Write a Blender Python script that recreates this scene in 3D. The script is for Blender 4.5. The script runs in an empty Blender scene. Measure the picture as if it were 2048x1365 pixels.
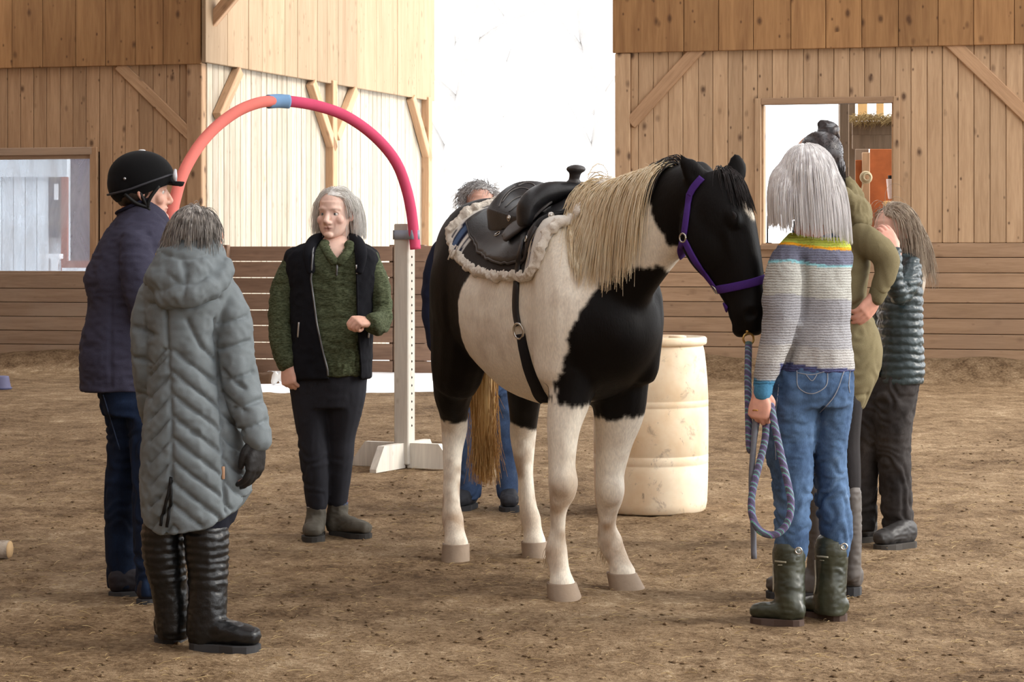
import bpy, math, random
import numpy as np
from mathutils import Vector, Matrix
from mathutils.bvhtree import BVHTree
from mathutils.kdtree import KDTree

random.seed(7); rng = np.random.default_rng(11)
SC = bpy.context.scene
COL = SC.collection

# ------------------------------------------------------------------ camera, sky, light, exposure
F, HOR, CH = 4700.0, 505.0, 1.30          # focal length in px of a 2048 px frame, horizon row, eye height
cam_d = bpy.data.cameras.new('camera'); cam = bpy.data.objects.new('camera', cam_d); COL.objects.link(cam)
cam.location = (0, 0, CH); cam.rotation_euler = (math.pi/2, 0, 0)
cam_d.sensor_width = 36.0; cam_d.lens = 36.0*F/2048; cam_d.shift_y = -(682.5-HOR)/2048
cam_d.clip_end = 500
SC.camera = cam

world = bpy.data.worlds.new('world'); SC.world = world; world.use_nodes = True
bg = world.node_tree.nodes['Background']
bg.inputs[0].default_value = (0.96, 0.98, 1.0, 1); bg.inputs[1].default_value = 2.9

sun_d = bpy.data.lights.new('soft_sun', 'SUN'); sun = bpy.data.objects.new('soft_sun', sun_d); COL.objects.link(sun)
sun_d.energy = 3.2; sun_d.angle = math.radians(22); sun_d.color = (1.0, 0.94, 0.85)
sun.rotation_euler = Vector((-0.86, 0.02, -0.50)).to_track_quat('-Z', 'Y').to_euler()

SC.view_settings.view_transform = 'Standard'; SC.view_settings.look = 'None'
SC.view_settings.gamma = 1.0; SC.view_settings.use_curve_mapping = False
SC.view_settings.exposure = 0.28

# ------------------------------------------------------------------ helpers
def W(px, py, Y):
    """world point at depth Y that a 2048x1365 pixel measurement gives"""
    return np.array([(px-1024)/F*Y, Y, CH-(py-HOR)/F*Y])

def lin(r, g, b):
    f = lambda c: (c/255/12.92) if c/255 <= 0.04045 else ((c/255+0.055)/1.055)**2.4
    return (f(r), f(g), f(b), 1.0)

def nrm(v):
    v = np.asarray(v, float); return v/(np.linalg.norm(v, axis=-1, keepdims=True)+1e-12)

def catmull(P, sub):
    P = np.asarray(P, float)
    if len(P) < 3 or sub <= 1:
        if sub <= 1: return P
        t = np.linspace(0, 1, sub*(len(P)-1)+1)[:, None]
        return P[0]*(1-t)+P[-1]*t
    Q = np.vstack([2*P[0]-P[1], P, 2*P[-1]-P[-2]])
    out = []
    for i in range(1, len(Q)-2):
        p0, p1, p2, p3 = Q[i-1], Q[i], Q[i+1], Q[i+2]
        for k in range(sub):
            t = k/sub
            out.append(0.5*((2*p1)+(-p0+p2)*t+(2*p0-5*p1+4*p2-p3)*t*t+(-p0+3*p1-3*p2+p3)*t**3))
    out.append(P[-1])
    return np.array(out)

def loft(rings, caps=True):
    """rings (k,n,3) -> V, F"""
    R = np.asarray(rings, float); k, n, _ = R.shape
    V = R.reshape(-1, 3); Fc = []
    for i in range(k-1):
        for j in range(n):
            a = i*n+j; b = i*n+(j+1) % n
            Fc.append((a, b, b+n, a+n))
    if caps:
        V = np.vstack([V, R[0].mean(0), R[-1].mean(0)])
        c0, c1 = k*n, k*n+1
        for j in range(n):
            Fc.append((c0, (j+1) % n, j)); Fc.append((c1, (k-1)*n+j, (k-1)*n+(j+1) % n))
    return V, Fc

def tube(pts, radii, ref=(1, 0, 0), n=14, sub=4, p=2.0, round_ends=True):
    """tapered tube along a smooth path; radii scalar or pair (along ref, across)"""
    P = np.asarray(pts, float); k = len(P)
    R = np.array([(r, r) if np.isscalar(r) else r for r in (radii if not np.isscalar(radii) else [radii]*k)], float)
    D = catmull(np.hstack([P, R]), sub); P, R = D[:, :3], np.maximum(D[:, 3:], 1e-4)
    if round_ends:
        t0 = nrm(P[0]-P[1]); t1 = nrm(P[-1]-P[-2])
        r0, r1 = R[0].min(), R[-1].min()
        P = np.vstack([P[0]+t0*r0*.8, P[0]+t0*r0*.5, P, P[-1]+t1*r1*.5, P[-1]+t1*r1*.8])
        R = np.vstack([R[0]*.45, R[0]*.85, R, R[-1]*.85, R[-1]*.45])
    T = np.gradient(P, axis=0); T = nrm(T)
    ref = np.asarray(ref, float); S = nrm(ref-(T@ref)[:, None]*T); B = np.cross(T, S)
    a = np.linspace(0, 2*math.pi, n, endpoint=False)
    ca, sa = np.cos(a), np.sin(a)
    if p != 2.0:
        ca = np.sign(ca)*np.abs(ca)**(2/p); sa = np.sign(sa)*np.abs(sa)**(2/p)
    rings = P[:, None]+S[:, None]*(ca[None, :, None]*R[:, :1, None])+B[:, None]*(sa[None, :, None]*R[:, 1:, None])
    return loft(rings)

def stack(sections, n=28, p=2.0, sub=4):
    """horizontal rings: (cx, cy, z, rx, ry[, rot]) -> V, F (smoothly interpolated)"""
    S = np.array([tuple(s)+(0.0,)*(6-len(s)) for s in sections], float)
    S = catmull(S, sub)
    a = np.linspace(0, 2*math.pi, n, endpoint=False); ca, sa = np.cos(a), np.sin(a)
    if p != 2.0:
        ca = np.sign(ca)*np.abs(ca)**(2/p); sa = np.sign(sa)*np.abs(sa)**(2/p)
    x = ca[None]*S[:, 3:4]; y = sa[None]*S[:, 4:5]
    c, s = np.cos(S[:, 5:6]), np.sin(S[:, 5:6])
    rings = np.stack([S[:, 0:1]+x*c-y*s, S[:, 1:2]+x*s+y*c, np.repeat(S[:, 2:3], n, 1)], -1)
    return loft(rings)

def ball(c, r, R=None, n=16, m=10):
    r = np.array([r]*3 if np.isscalar(r) else r, float)
    th = np.linspace(0, 2*math.pi, n, endpoint=False); ph = np.linspace(-math.pi/2, math.pi/2, m+1)[1:-1]
    V = np.array([[math.cos(p_)*math.cos(t), math.cos(p_)*math.sin(t), math.sin(p_)] for p_ in ph for t in th]+[[0, 0, -1], [0, 0, 1]])*r
    if R is not None: V = V@np.asarray(R).T
    V = V+np.asarray(c); k = len(ph); Fc = []
    for i in range(k-1):
        for j in range(n):
            a = i*n+j; b = i*n+(j+1) % n; Fc.append((a, b, b+n, a+n))
    for j in range(n):
        Fc.append((k*n, (j+1) % n, j)); Fc.append((k*n+1, (k-1)*n+j, (k-1)*n+(j+1) % n))
    return V, Fc

def box(c, size, R=None, ch=0.0):
    """box with optionally chamfered edges (about the local x/y/z axes)"""
    hx, hy, hz = [s/2 for s in size]
    if ch <= 0:
        V = np.array([[x, y, z] for z in (-hz, hz) for y in (-hy, hy) for x in (-hx, hx)], float)
        Fc = [(0, 2, 3, 1), (4, 5, 7, 6), (0, 1, 5, 4), (2, 6, 7, 3), (0, 4, 6, 2), (1, 3, 7, 5)]
    else:
        ch = min(ch, hx*.9, hy*.9, hz*.9)
        prof = [(-hx+ch, -hy), (hx-ch, -hy), (hx, -hy+ch), (hx, hy-ch), (hx-ch, hy), (-hx+ch, hy), (-hx, hy-ch), (-hx, -hy+ch)]
        ins = [(x-math.copysign(ch, x)*.7, y-math.copysign(ch, y)*.7) for x, y in prof]
        V = np.array([[x, y, -hz] for x, y in ins]+[[x, y, -hz+ch] for x, y in prof]+[[x, y, hz-ch] for x, y in prof]+[[x, y, hz] for x, y in ins], float)
        Fc = [(7, 6, 5, 4, 3, 2, 1, 0), tuple(range(24, 32))]
        for i in range(3):
            for j in range(8):
                a = i*8+j; b = i*8+(j+1) % 8; Fc.append((a, b, b+8, a+8))
    if R is not None: V = V@np.asarray(R).T
    return V+np.asarray(c), Fc

def merge(parts):
    Vs, Fs, o = [], [], 0
    for V, Fc in parts:
        Vs.append(np.asarray(V)); Fs += [tuple(i+o for i in f) for f in Fc]; o += len(V)
    return np.vstack(Vs), Fs

def edges_of(Fc):
    E = set()
    if isinstance(Fc, np.ndarray):
        A = np.vstack([Fc[:, [i, (i+1) % Fc.shape[1]]] for i in range(Fc.shape[1])])
        A.sort(axis=1); A = np.unique(A, axis=0); return A[A[:, 0] != A[:, 1]]
    for f in Fc:
        for i in range(len(f)):
            a, b = f[i], f[(i+1) % len(f)]; E.add((a, b) if a < b else (b, a))
    return np.array(sorted(E))

def relax(V, Fc, it, lam=0.5, mask=None):
    E = edges_of(Fc); n = len(V); V = V.copy()
    deg = np.bincount(E.ravel(), minlength=n).astype(float)+1e-9
    for _ in range(it):
        A = np.empty_like(V)
        for c in range(3):
            A[:, c] = (np.bincount(E[:, 0], V[E[:, 1], c], n)+np.bincount(E[:, 1], V[E[:, 0], c], n))/deg
        d = (A-V)*lam
        V += d if mask is None else d*mask[:, None]
    return V

def fuse(parts, voxel, it=3, lam=0.5):
    """one continuous skin around overlapping closed shapes"""
    V, Fc = merge(parts)
    me = bpy.data.meshes.new('tmp'); me.from_pydata(V.tolist(), [], Fc); me.update()
    ob = bpy.data.objects.new('tmp', me); COL.objects.link(ob)
    m = ob.modifiers.new('r', 'REMESH'); m.mode = 'VOXEL'; m.voxel_size = voxel; m.adaptivity = 0
    dg = bpy.context.evaluated_depsgraph_get()
    ev = ob.evaluated_get(dg); em = ev.to_mesh()
    nv, nf = len(em.vertices), len(em.polygons)
    v = np.empty(nv*3); em.vertices.foreach_get('co', v); v = v.reshape(-1, 3)
    lt = np.empty(nf, int); em.polygons.foreach_get('loop_total', lt)
    li = np.empty(len(em.loops), int); em.loops.foreach_get('vertex_index', li)
    if (lt == 4).all(): f = li.reshape(-1, 4)
    else:
        f = []; o = 0
        for t in lt: f.append(tuple(li[o:o+t])); o += t
    ev.to_mesh_clear(); bpy.data.objects.remove(ob); bpy.data.meshes.remove(me)
    return relax(v, f, it, lam) if it else v, f

def normals(V, Fc):
    N = np.zeros_like(V)
    A = np.asarray([f[:3] for f in Fc]) if not isinstance(Fc, np.ndarray) else Fc
    if A.shape[1] == 4:
        n = np.cross(V[A[:, 2]]-V[A[:, 0]], V[A[:, 3]]-V[A[:, 1]])
    else:
        n = np.cross(V[A[:, 1]]-V[A[:, 0]], V[A[:, 2]]-V[A[:, 0]])
    for k in range(A.shape[1]):
        for c in range(3): N[:, c] += np.bincount(A[:, k], n[:, c], len(V))
    return nrm(N)

def vnoise(P, scale=1.0, seed=0):
    """smooth 3D value noise in [-1,1]"""
    P = np.asarray(P, float)*scale+seed*17.31
    I = np.floor(P).astype(np.int64); f = P-I; f = f*f*(3-2*f); r = 0
    def h(i, j, k):
        x = (i*73856093) ^ (j*19349663) ^ (k*83492791) ^ (seed*2654435)
        x = (x ^ (x >> 13))*1274126177 & 0x7fffffff
        return (x ^ (x >> 16)) % 65536/32767.5-1
    for a in (0, 1):
        for b in (0, 1):
            for c in (0, 1):
                w = (f[..., 0] if a else 1-f[..., 0])*(f[..., 1] if b else 1-f[..., 1])*(f[..., 2] if c else 1-f[..., 2])
                r = r+w*h(I[..., 0]+a, I[..., 1]+b, I[..., 2]+c)
    return r

def wrinkle(V, Fc, amp, scale, seed=0, stretch=(1, 1, 1), ridged=False):
    N = normals(V, Fc)
    n = vnoise(V*np.array(stretch), scale, seed)+0.5*vnoise(V*np.array(stretch), scale*2.1, seed+1)
    if ridged: n = 1-2*np.abs(n)
    return V+N*(n*amp)[:, None]

def groove(V, Fc, lines, width, depth, N=None, puff=0.0, reach=0.1):
    """press stitched lines (world polylines) into a soft surface; puff swells between them"""
    pts = []
    for L in lines:
        L = np.asarray(L, float)
        for a, b in zip(L[:-1], L[1:]):
            m = max(2, int(np.linalg.norm(b-a)/0.004))
            pts += [tuple(a+(b-a)*t) for t in np.linspace(0, 1, m, endpoint=False)]
    kd = KDTree(len(pts))
    for i, q in enumerate(pts): kd.insert(q, i)
    kd.balance()
    if N is None: N = normals(V, Fc)
    d = np.array([kd.find(v)[2] for v in V])
    return V-N*(depth*np.exp(-(d/width)**2)-puff*np.clip(d/reach, 0, 1)**.5)[:, None]

MATS = {}
def finish(o, label=None, cat=None, group=None, kind=None):
    if label: o['label'] = label
    if cat: o['category'] = cat
    if group: o['group'] = group
    if kind: o['kind'] = kind
    return o

def mesh(name, V, Fc, mat, parent=None, base=None, smooth=True, col=None, **tags):
    """link one mesh object; V in world metres; base = origin of the thing (children share the parent's)"""
    V = np.asarray(V, float)
    pass
    b = np.zeros(3) if base is None else np.array(base, float)
    me = bpy.data.meshes.new(name)
    Vl = V-b
    if isinstance(Fc, np.ndarray):
        nf, k = Fc.shape
        me.vertices.add(len(Vl)); me.vertices.foreach_set('co', Vl.ravel())
        me.loops.add(nf*k); me.loops.foreach_set('vertex_index', Fc.ravel().astype(np.int32))
        me.polygons.add(nf); me.polygons.foreach_set('loop_start', np.arange(0, nf*k, k, dtype=np.int32))
        me.polygons.foreach_set('loop_total', np.full(nf, k, dtype=np.int32))
        me.update(calc_edges=True); me.validate()
    else:
        me.from_pydata(Vl.tolist(), [], Fc); me.update()
    if smooth: me.polygons.foreach_set('use_smooth', [True]*len(me.polygons))
    if col is not None:
        a = me.color_attributes.new('col', 'FLOAT_COLOR', 'POINT')
        c = np.ones((len(V), 4)); c[:, :3] = np.asarray(col)[:, :3]
        a.data.foreach_set('color', c.ravel().astype(np.float32))
    me.materials.append(mat)
    o = bpy.data.objects.new(name, me); COL.objects.link(o)
    if parent is not None: o.parent = parent
    else: o.location = b
    BASES[o.name] = b
    return finish(o, **tags)

BASES = {}
def base_of(o): return BASES[o.name]
def part(name, V, Fc, mat, parent, **kw):
    return mesh(name, V, Fc, mat, parent=parent, base=base_of(parent), **kw)

def thing(name, base, **tags):
    o = bpy.data.objects.new(name, None); COL.objects.link(o); o.location = base; o.empty_display_size = .1
    BASES[o.name] = np.array(base, float)
    return finish(o, **tags)

def bvh_of(V, Fc): return BVHTree.FromPolygons([tuple(v) for v in V], [tuple(int(i) for i in f) for f in Fc])

def hit(bvh, px, py, near=None):
    d = Vector(W(px, py, 1.0)-np.array([0, 0, CH])).normalized()
    loc, n, i, t = bvh.ray_cast(Vector((0, 0, CH)), d)
    if loc is None and near is not None:
        loc, n, i, t = bvh.find_nearest(Vector(W(px, py, near)))
    if loc is None: return None, None
    n = np.array(n)
    return np.array(loc), (n if n@np.array(d) < 0 else -n)

def snap(bvh, pts):
    """nearest surface points and outward normals"""
    L, N = [], []
    for q in pts:
        loc, n, i, t = bvh.find_nearest(Vector(q)); L.append(loc[:]); N.append(n[:])
    return np.array(L), np.array(N)

def trace(bvh, px, sub=6, off=0.0):
    """surface polyline through measured pixels"""
    D = catmull(np.array(px, float), sub); P, N = [], []
    for x, y in D:
        l, n = hit(bvh, x, y)
        if l is not None:
            if np.dot(n, l-np.array([0, 0, CH])) > 0: n = -n
            P.append(l+n*off); N.append(n)
    return np.array(P), np.array(N)

def cord(P, r, n=6):
    """thin tube along a dense polyline"""
    P = np.asarray(P, float); T = nrm(np.gradient(P, axis=0))
    ref = np.array([0.31, 0.52, 0.79]); S = nrm(ref-(T@ref)[:, None]*T); B = np.cross(T, S)
    a = np.linspace(0, 2*math.pi, n, endpoint=False)
    r = np.broadcast_to(np.asarray(r, float).reshape(-1, 1, 1) if not np.isscalar(r) else r, (len(P), 1, 1))
    return loft(P[:, None]+r*(S[:, None]*np.cos(a)[None, :, None]+B[:, None]*np.sin(a)[None, :, None]))

def ribbon(P, N, w, th):
    """flat band lying on a surface: centre line, normals, width, thickness"""
    P = np.asarray(P, float); N = nrm(N); T = nrm(np.gradient(P, axis=0)); S = nrm(np.cross(T, N))
    w = np.broadcast_to(np.asarray(w, float), (len(P),))[:, None]
    a, b = P-S*w/2-N*th*.3, P+S*w/2-N*th*.3
    R = np.stack([a, a+N*th*.9, a+N*th*1.3+S*w*.12, b+N*th*1.3-S*w*.12, b+N*th*.9, b], 1)
    return loft(R)

def torus(c, nrm_, R, r, n=24, m=8, sq=1.0, up=(0, 0, 1)):
    z = nrm(nrm_); x = np.cross(np.asarray(up, float), z)
    x = nrm(x if np.linalg.norm(x) > 1e-3 else np.array([1., 0, 0])); y = np.cross(z, x)
    a = np.linspace(0, 2*math.pi, n, endpoint=False); b = np.linspace(0, 2*math.pi, m, endpoint=False)
    V = []; Fc = []
    for i in range(n):
        d = x*math.cos(a[i])+y*math.sin(a[i])*sq
        for j in range(m): V.append(np.asarray(c)+d*(R+r*math.cos(b[j]))+z*r*math.sin(b[j]))
    for i in range(n):
        for j in range(m):
            Fc.append((i*m+j, ((i+1) % n)*m+j, ((i+1) % n)*m+(j+1) % m, i*m+(j+1) % m))
    return np.array(V), Fc

def strands(P, r0, r1=None, sides=3):
    """P (n, k, 3) -> joined tapered hair strands"""
    n, k, _ = P.shape
    T = nrm(np.gradient(P, axis=1)); ref = np.array([0.4, -0.85, 0.33])
    S = nrm(ref-(T@ref)[..., None]*T); B = np.cross(T, S)
    tt = np.linspace(0, 1, k); r = (r0*(1-tt**2*0.9) if r1 is None else r0+(r1-r0)*tt)
    a = np.linspace(0, 2*math.pi, sides, endpoint=False)
    V = P[:, :, None]+(S[:, :, None]*np.cos(a)[None, None, :, None]+B[:, :, None]*np.sin(a)[None, None, :, None])*r[None, :, None, None]
    V = V.reshape(-1, 3)
    i = np.arange(n)[:, None, None]*k*sides+np.arange(k-1)[None, :, None]*sides
    j = np.arange(sides)[None, None, :]; j2 = (j+1) % sides
    Fq = np.stack([i+j, i+j2, i+j2+sides, i+j+sides], -1).reshape(-1, 4)
    return V, Fq

def cat_np(parts):
    """merge quad-array meshes"""
    Vs, Fs, o = [], [], 0
    for V, Fq in parts:
        if not isinstance(Fq, np.ndarray): Fq = np.array([tuple(f) if len(f) == 4 else tuple(f)+(f[-1],) for f in Fq])
        Vs.append(V); Fs.append(Fq+o); o += len(V)
    return np.vstack(Vs), np.vstack(Fs)

# ------------------------------------------------------------------ materials
class NT:
    def __init__(s, name):
        s.m = bpy.data.materials.new(name); s.m.use_nodes = True; s.t = s.m.node_tree
        s.b = s.t.nodes['Principled BSDF']; s.o = s.t.nodes['Material Output']
    def n(s, typ, **kw):
        x = s.t.nodes.new(typ)
        for k, v in kw.items(): setattr(x, k, v)
        return x
    def l(s, a, b): s.t.links.new(a, b)
    def coord(s, kind='Object', scale=(1, 1, 1), loc=None):
        c = s.n('ShaderNodeTexCoord'); m = s.n('ShaderNodeMapping'); m.inputs['Scale'].default_value = scale
        s.l(c.outputs[kind], m.inputs['Vector'])
        if loc is not None: s.l(loc, m.inputs['Location'])
        return m.outputs[0]
    def noise(s, vec, scale, detail=3, rough=.55, dist=0):
        x = s.n('ShaderNodeTexNoise'); x.inputs['Scale'].default_value = scale; x.inputs['Detail'].default_value = detail
        x.inputs['Roughness'].default_value = rough; x.inputs['Distortion'].default_value = dist
        if vec is not None: s.l(vec, x.inputs['Vector'])
        return x.outputs['Fac']
    def ramp(s, fac, stops, interp='LINEAR'):
        x = s.n('ShaderNodeValToRGB'); e = x.color_ramp.elements; x.color_ramp.interpolation = interp
        while len(e) < len(stops): e.new(0.5)
        for i, (p, c) in enumerate(stops):
            e[i].position = p; e[i].color = c if not np.isscalar(c) else (c, c, c, 1)
        s.l(fac, x.inputs[0]); return x.outputs[0]
    def mix(s, fac, a, b, mode='MIX'):
        x = s.n('ShaderNodeMix', data_type='RGBA', blend_type=mode)
        for sock, v in ((x.inputs[0], fac), (x.inputs[6], a), (x.inputs[7], b)):
            if isinstance(v, (int, float, tuple, list)): sock.default_value = v
            else: s.l(v, sock)
        return x.outputs[2]
    def math(s, op, a, b=0.0):
        x = s.n('ShaderNodeMath', operation=op)
        for sock, v in ((x.inputs[0], a), (x.inputs[1], b)):
            if isinstance(v, (int, float)): sock.default_value = v
            else: s.l(v, sock)
        return x.outputs[0]
    def bump(s, h, strength=.3, dist=.01):
        x = s.n('ShaderNodeBump'); x.inputs['Strength'].default_value = strength; x.inputs['Distance'].default_value = dist
        s.l(h, x.inputs['Height']); s.l(x.outputs[0], s.b.inputs['Normal'])
    def base(s, c):
        if isinstance(c, tuple): s.b.inputs['Base Color'].default_value = c
        else: s.l(c, s.b.inputs['Base Color'])
    def set(s, rough=.8, spec=.3, metal=0, sheen=0):
        s.b.inputs['Roughness'].default_value = rough; s.b.inputs['Specular IOR Level'].default_value = spec
        s.b.inputs['Metallic'].default_value = metal; s.b.inputs['Sheen Weight'].default_value = sheen
        return s.m

def plain(name, c, rough=.7, spec=.3, metal=0, var=.12, scale=30, bump=0, bscale=200, sheen=0):
    k = NT(name); v = k.coord()
    if var:
        nz = k.noise(v, scale, 4)
        k.base(k.mix(nz, tuple(x*(1-var) for x in c[:3])+(1,), tuple(min(1, x*(1+var)) for x in c[:3])+(1,)))
    else: k.base(c)
    if bump: k.bump(k.noise(v, bscale, 3), bump, .003)
    return k.set(rough, spec, metal, sheen)

def wood(name, light, dark, knot, axis=2, grain=1.0, knots=.5, rough=.75, stain=None, bump=.15):
    """sawn boards: grain along a local axis, a tone of its own for each board, knots"""
    k = NT(name); oi = k.n('ShaderNodeObjectInfo')
    rnd = oi.outputs['Random']
    comb = k.n('ShaderNodeCombineXYZ')
    for i, f in enumerate((37.0, 19.0, 53.0)): k.l(k.math('MULTIPLY', rnd, f), comb.inputs[i])
    sc = [9.0, 9.0, 9.0]; sc[axis] = .7
    v = k.coord('Object', tuple(sc), comb.outputs[0])
    g1 = k.noise(v, 1.6*grain, 5, .6, .6); g2 = k.noise(v, 7*grain, 3, .6, .2)
    g = k.math('ADD', k.math('MULTIPLY', g1, .65), k.math('MULTIPLY', g2, .35))
    c = k.ramp(g, [(.30, dark), (.62, light)])
    tone = k.ramp(rnd, [(0, .84), (.5, .96), (1, 1.06)])
    c = k.mix(1.0, c, tone, 'MULTIPLY')
    for scl, rad, keep in ((7.0, 1.0, .52), (13.0, .8, .62)):
        sk = [scl]*3; sk[axis] = scl*.62
        vk = k.coord('Object', tuple(sk), comb.outputs[0])
        vo = k.n('ShaderNodeTexVoronoi'); vo.inputs['Scale'].default_value = 1.0; k.l(vk, vo.inputs['Vector'])
        d = k.math('ADD', vo.outputs['Distance'], k.math('MULTIPLY', g2, .10))
        kf = k.ramp(d, [(.13*rad, 1.0), (.19*rad, .6), (.30*rad, 0.0)])
        sep = k.n('ShaderNodeSeparateColor'); k.l(vo.outputs['Color'], sep.inputs[0])
        pick = k.math('GREATER_THAN', sep.outputs[0], keep)
        c = k.mix(k.math('MULTIPLY', k.math('MULTIPLY', kf, pick), knots), c, knot)
    if stain is not None:
        st = k.noise(k.coord('Object', (1, 1, 1), comb.outputs[0]), 1.3, 4)
        c = k.mix(k.ramp(st, [(.45, 0.0), (.7, .6)]), c, stain)
    k.base(c); k.bump(g, bump, .004)
    return k.set(rough, .25)

def vcol(name, rough=.7, spec=.3, sheen=0, bump=0, bscale=200, stretch=(1, 1, 1), var=.1, vscale=40, sss=0):
    """colour from the point attribute 'col' (markings, skin, print) with fine variation"""
    k = NT(name); a = k.n('ShaderNodeAttribute'); a.attribute_name = 'col'
    v = k.coord('Object', stretch); nz = k.noise(v, vscale, 4)
    k.base(k.mix(1.0, a.outputs['Color'], k.ramp(nz, [(.25, 1-var), (.75, 1+var)]), 'MULTIPLY'))
    if bump: k.bump(k.noise(v, bscale, 3), bump, .003)
    if sss: k.b.inputs['Subsurface Weight'].default_value = sss; k.b.inputs['Subsurface Radius'].default_value = (.012, .005, .003); k.b.inputs['Subsurface Scale'].default_value = .6
    return k.set(rough, spec, 0, sheen)
# ------------------------------------------------------------------ THE SETTING
M_pine = wood('pine_boards', lin(196, 165, 132), lin(164, 133, 102), lin(74, 52, 40), 2, 1.0, .85)
M_pine_h = wood('pine_boards_lying', lin(172, 142, 114), lin(142, 114, 88), lin(98, 72, 56), 0, 1.1, .45, stain=lin(150, 124, 102))
M_old_h = wood('weathered_boards_lying', lin(168, 144, 122), lin(140, 116, 96), lin(100, 78, 62), 0, .9, .30, stain=lin(158, 140, 124))
M_old = wood('weathered_boards', lin(180, 148, 116), lin(146, 114, 86), lin(76, 54, 40), 2, 1.0, .85)
M_loft = wood('loft_planks', lin(168, 128, 86), lin(128, 92, 60), lin(72, 48, 32), 2, .6, .8)
M_pale = wood('limewashed_boards', lin(180, 170, 154), lin(156, 142, 123), lin(130, 110, 90), 2, 1.2, .35)
M_pale_up = wood('pale_loft_planks', lin(160, 137, 110), lin(140, 116, 89), lin(106, 82, 60), 2, .7, .5)
M_brown_h = wood('brown_kick_boards', lin(146, 118, 98), lin(114, 90, 74), lin(86, 64, 50), 0, .8, .3)
M_beam = wood('timber_brace', lin(190, 154, 120), lin(158, 124, 94), lin(96, 68, 50), 2, 1.2, .4)
M_dark = plain('dark_gap', lin(38, 28, 20), .9, .1)
M_post_white = wood('chalky_white_paint', lin(226, 220, 208), lin(196, 190, 180), lin(150, 138, 120), 2, 1.0, .4)

# ---- ground: one sheet of raked dirt running out of the barn
def ground_h(X, Y):
    P = np.stack([X, Y, np.zeros_like(X)], -1)
    h = .009*vnoise(P, 1.3, 3)+.008*vnoise(P, 4.0, 4)+.007*vnoise(P, 9.0, 5)+.007*np.maximum(0, vnoise(P*np.array([1, .8, 1]), 22., 6))
    h = h-.002
    return np.where(Y > 20, h*.6, h)
ys = 4.6*(26.5/4.6)**np.linspace(0, 1, 380); us = np.linspace(-1, 1, 250)
GX = us[None, :]*(ys[:, None]*.33+1.4); GY = np.repeat(ys[:, None], 250, 1)
# packed berm against the boards
wallY = 24.68-.2613*GX
berm = np.where(np.abs(GX+1.13) > 2.3, np.exp(-((GY-wallY+.02)/.55)**2)*.20, 0)
GZ = ground_h(GX, GY)+berm*(1+.5*vnoise(np.stack([GX, GY, GX*0], -1), 2.2, 9))
GV = np.stack([GX, GY, GZ], -1).reshape(-1, 3)
ii = (np.arange(379)[:, None]*250+np.arange(249)[None, :]).ravel()
GF = np.stack([ii, ii+1, ii+251, ii+250], -1)

k = NT('raked_dirt'); v = k.coord('Object')
n1 = k.noise(v, .9, 5, .6); n2 = k.noise(k.coord('Object', (1, .7, 1)), 7, 6, .68); n3 = k.noise(v, 42, 5, .7)
nn = k.math('ADD', k.math('MULTIPLY', n1, .26), k.math('ADD', k.math('MULTIPLY', n2, .36), k.math('MULTIPLY', n3, .38)))
c = k.ramp(nn, [(.37, lin(70, 54, 38)), (.46, lin(122, 99, 74)), (.55, lin(158, 134, 105)), (.66, lin(208, 186, 155))])
k.base(c); hh = k.math('ADD', k.math('MULTIPLY', n2, .5), k.math('MULTIPLY', n3, .7)); k.bump(hh, 1.0, .034)
M_dirt = k.set(.95, .1)
floor = mesh('floor', GV, GF, M_dirt, label='raked brown dirt floor of the riding arena', kind='structure')

M_snow = plain('trodden_snow', lin(238, 240, 244), .9, .1, var=.04, scale=2)
mesh('ground_outside', *box((0, 76, -.06), (140, 99, .06)), M_snow, smooth=False, label='snow covered ground outside the barn opening', kind='structure')
mesh('ground_beyond', *box((0, -2.7, -.06), (24, 15, .06)), M_dirt, smooth=False, kind='structure', label='dirt ground running on behind the viewer')
mesh('ground_flank', *box((-8, 15.5, -.09), (16, 22, .06)), M_dirt, smooth=False, kind='structure', label='dirt ground towards the long side of the barn')
mesh('ground_flank_open', *box((8, 15.5, -.09), (16, 22, .06)), M_dirt, smooth=False, kind='structure', label='dirt ground towards the open side of the barn')

# loose clods and straw lying on the dirt
def scatter(n, ymax, seed):
    r = np.random.default_rng(seed)
    Y = 5.6*(ymax/5.6)**(r.random(n)**.8); X = (r.random(n)*2-1)*(Y*.235+.1)
    return X, Y, ground_h(X, Y), r
X, Y, Z, r = scatter(6000, 17, 2)
octa = np.array([[1, 0, 0], [-1, 0, 0], [0, 1, 0], [0, -1, 0], [0, 0, 1], [0, 0, -1]], float)
of = np.array([[0, 2, 4], [2, 1, 4], [1, 3, 4], [3, 0, 4], [2, 0, 5], [1, 2, 5], [3, 1, 5], [0, 3, 5]])
sz = .0025+.0095*r.random(len(X))**4
V = octa[None]*sz[:, None, None]*(.6+.8*r.random((len(X), 6, 1)))*np.array([1.2, 1.2, .55])
V = V+np.stack([X, Y, Z+sz*.2], -1)[:, None]
clods = mesh('dirt_clods', V.reshape(-1, 3), (of[None]+np.arange(len(X))[:, None, None]*6).reshape(-1, 3), M_dirt, smooth=False)
finish(clods, 'small loose clods strewn over the dirt floor', 'dirt', kind='stuff')
X, Y, Z, r = scatter(2600, 15, 5)
L = .012+.05*r.random(len(X))**2.2; a = r.normal(0, .75, len(X)); tilt = r.normal(0, .18, len(X))
d = np.stack([np.cos(a), np.sin(a), tilt], -1); c0 = np.stack([X, Y, Z+.006], -1)
P = np.stack([c0-d*L[:, None]/2, c0+np.array([0, 0, .003]), c0+d*L[:, None]/2], 1)
V, Fq = strands(P, .0011, .0008, 3)
M_straw = plain('straw', lin(214, 188, 138), .7, .3, var=.25, scale=3)
finish(mesh('straw_bits', V, Fq, M_straw), 'scattered bits of pale straw on the dirt floor', 'straw', kind='stuff')

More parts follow.
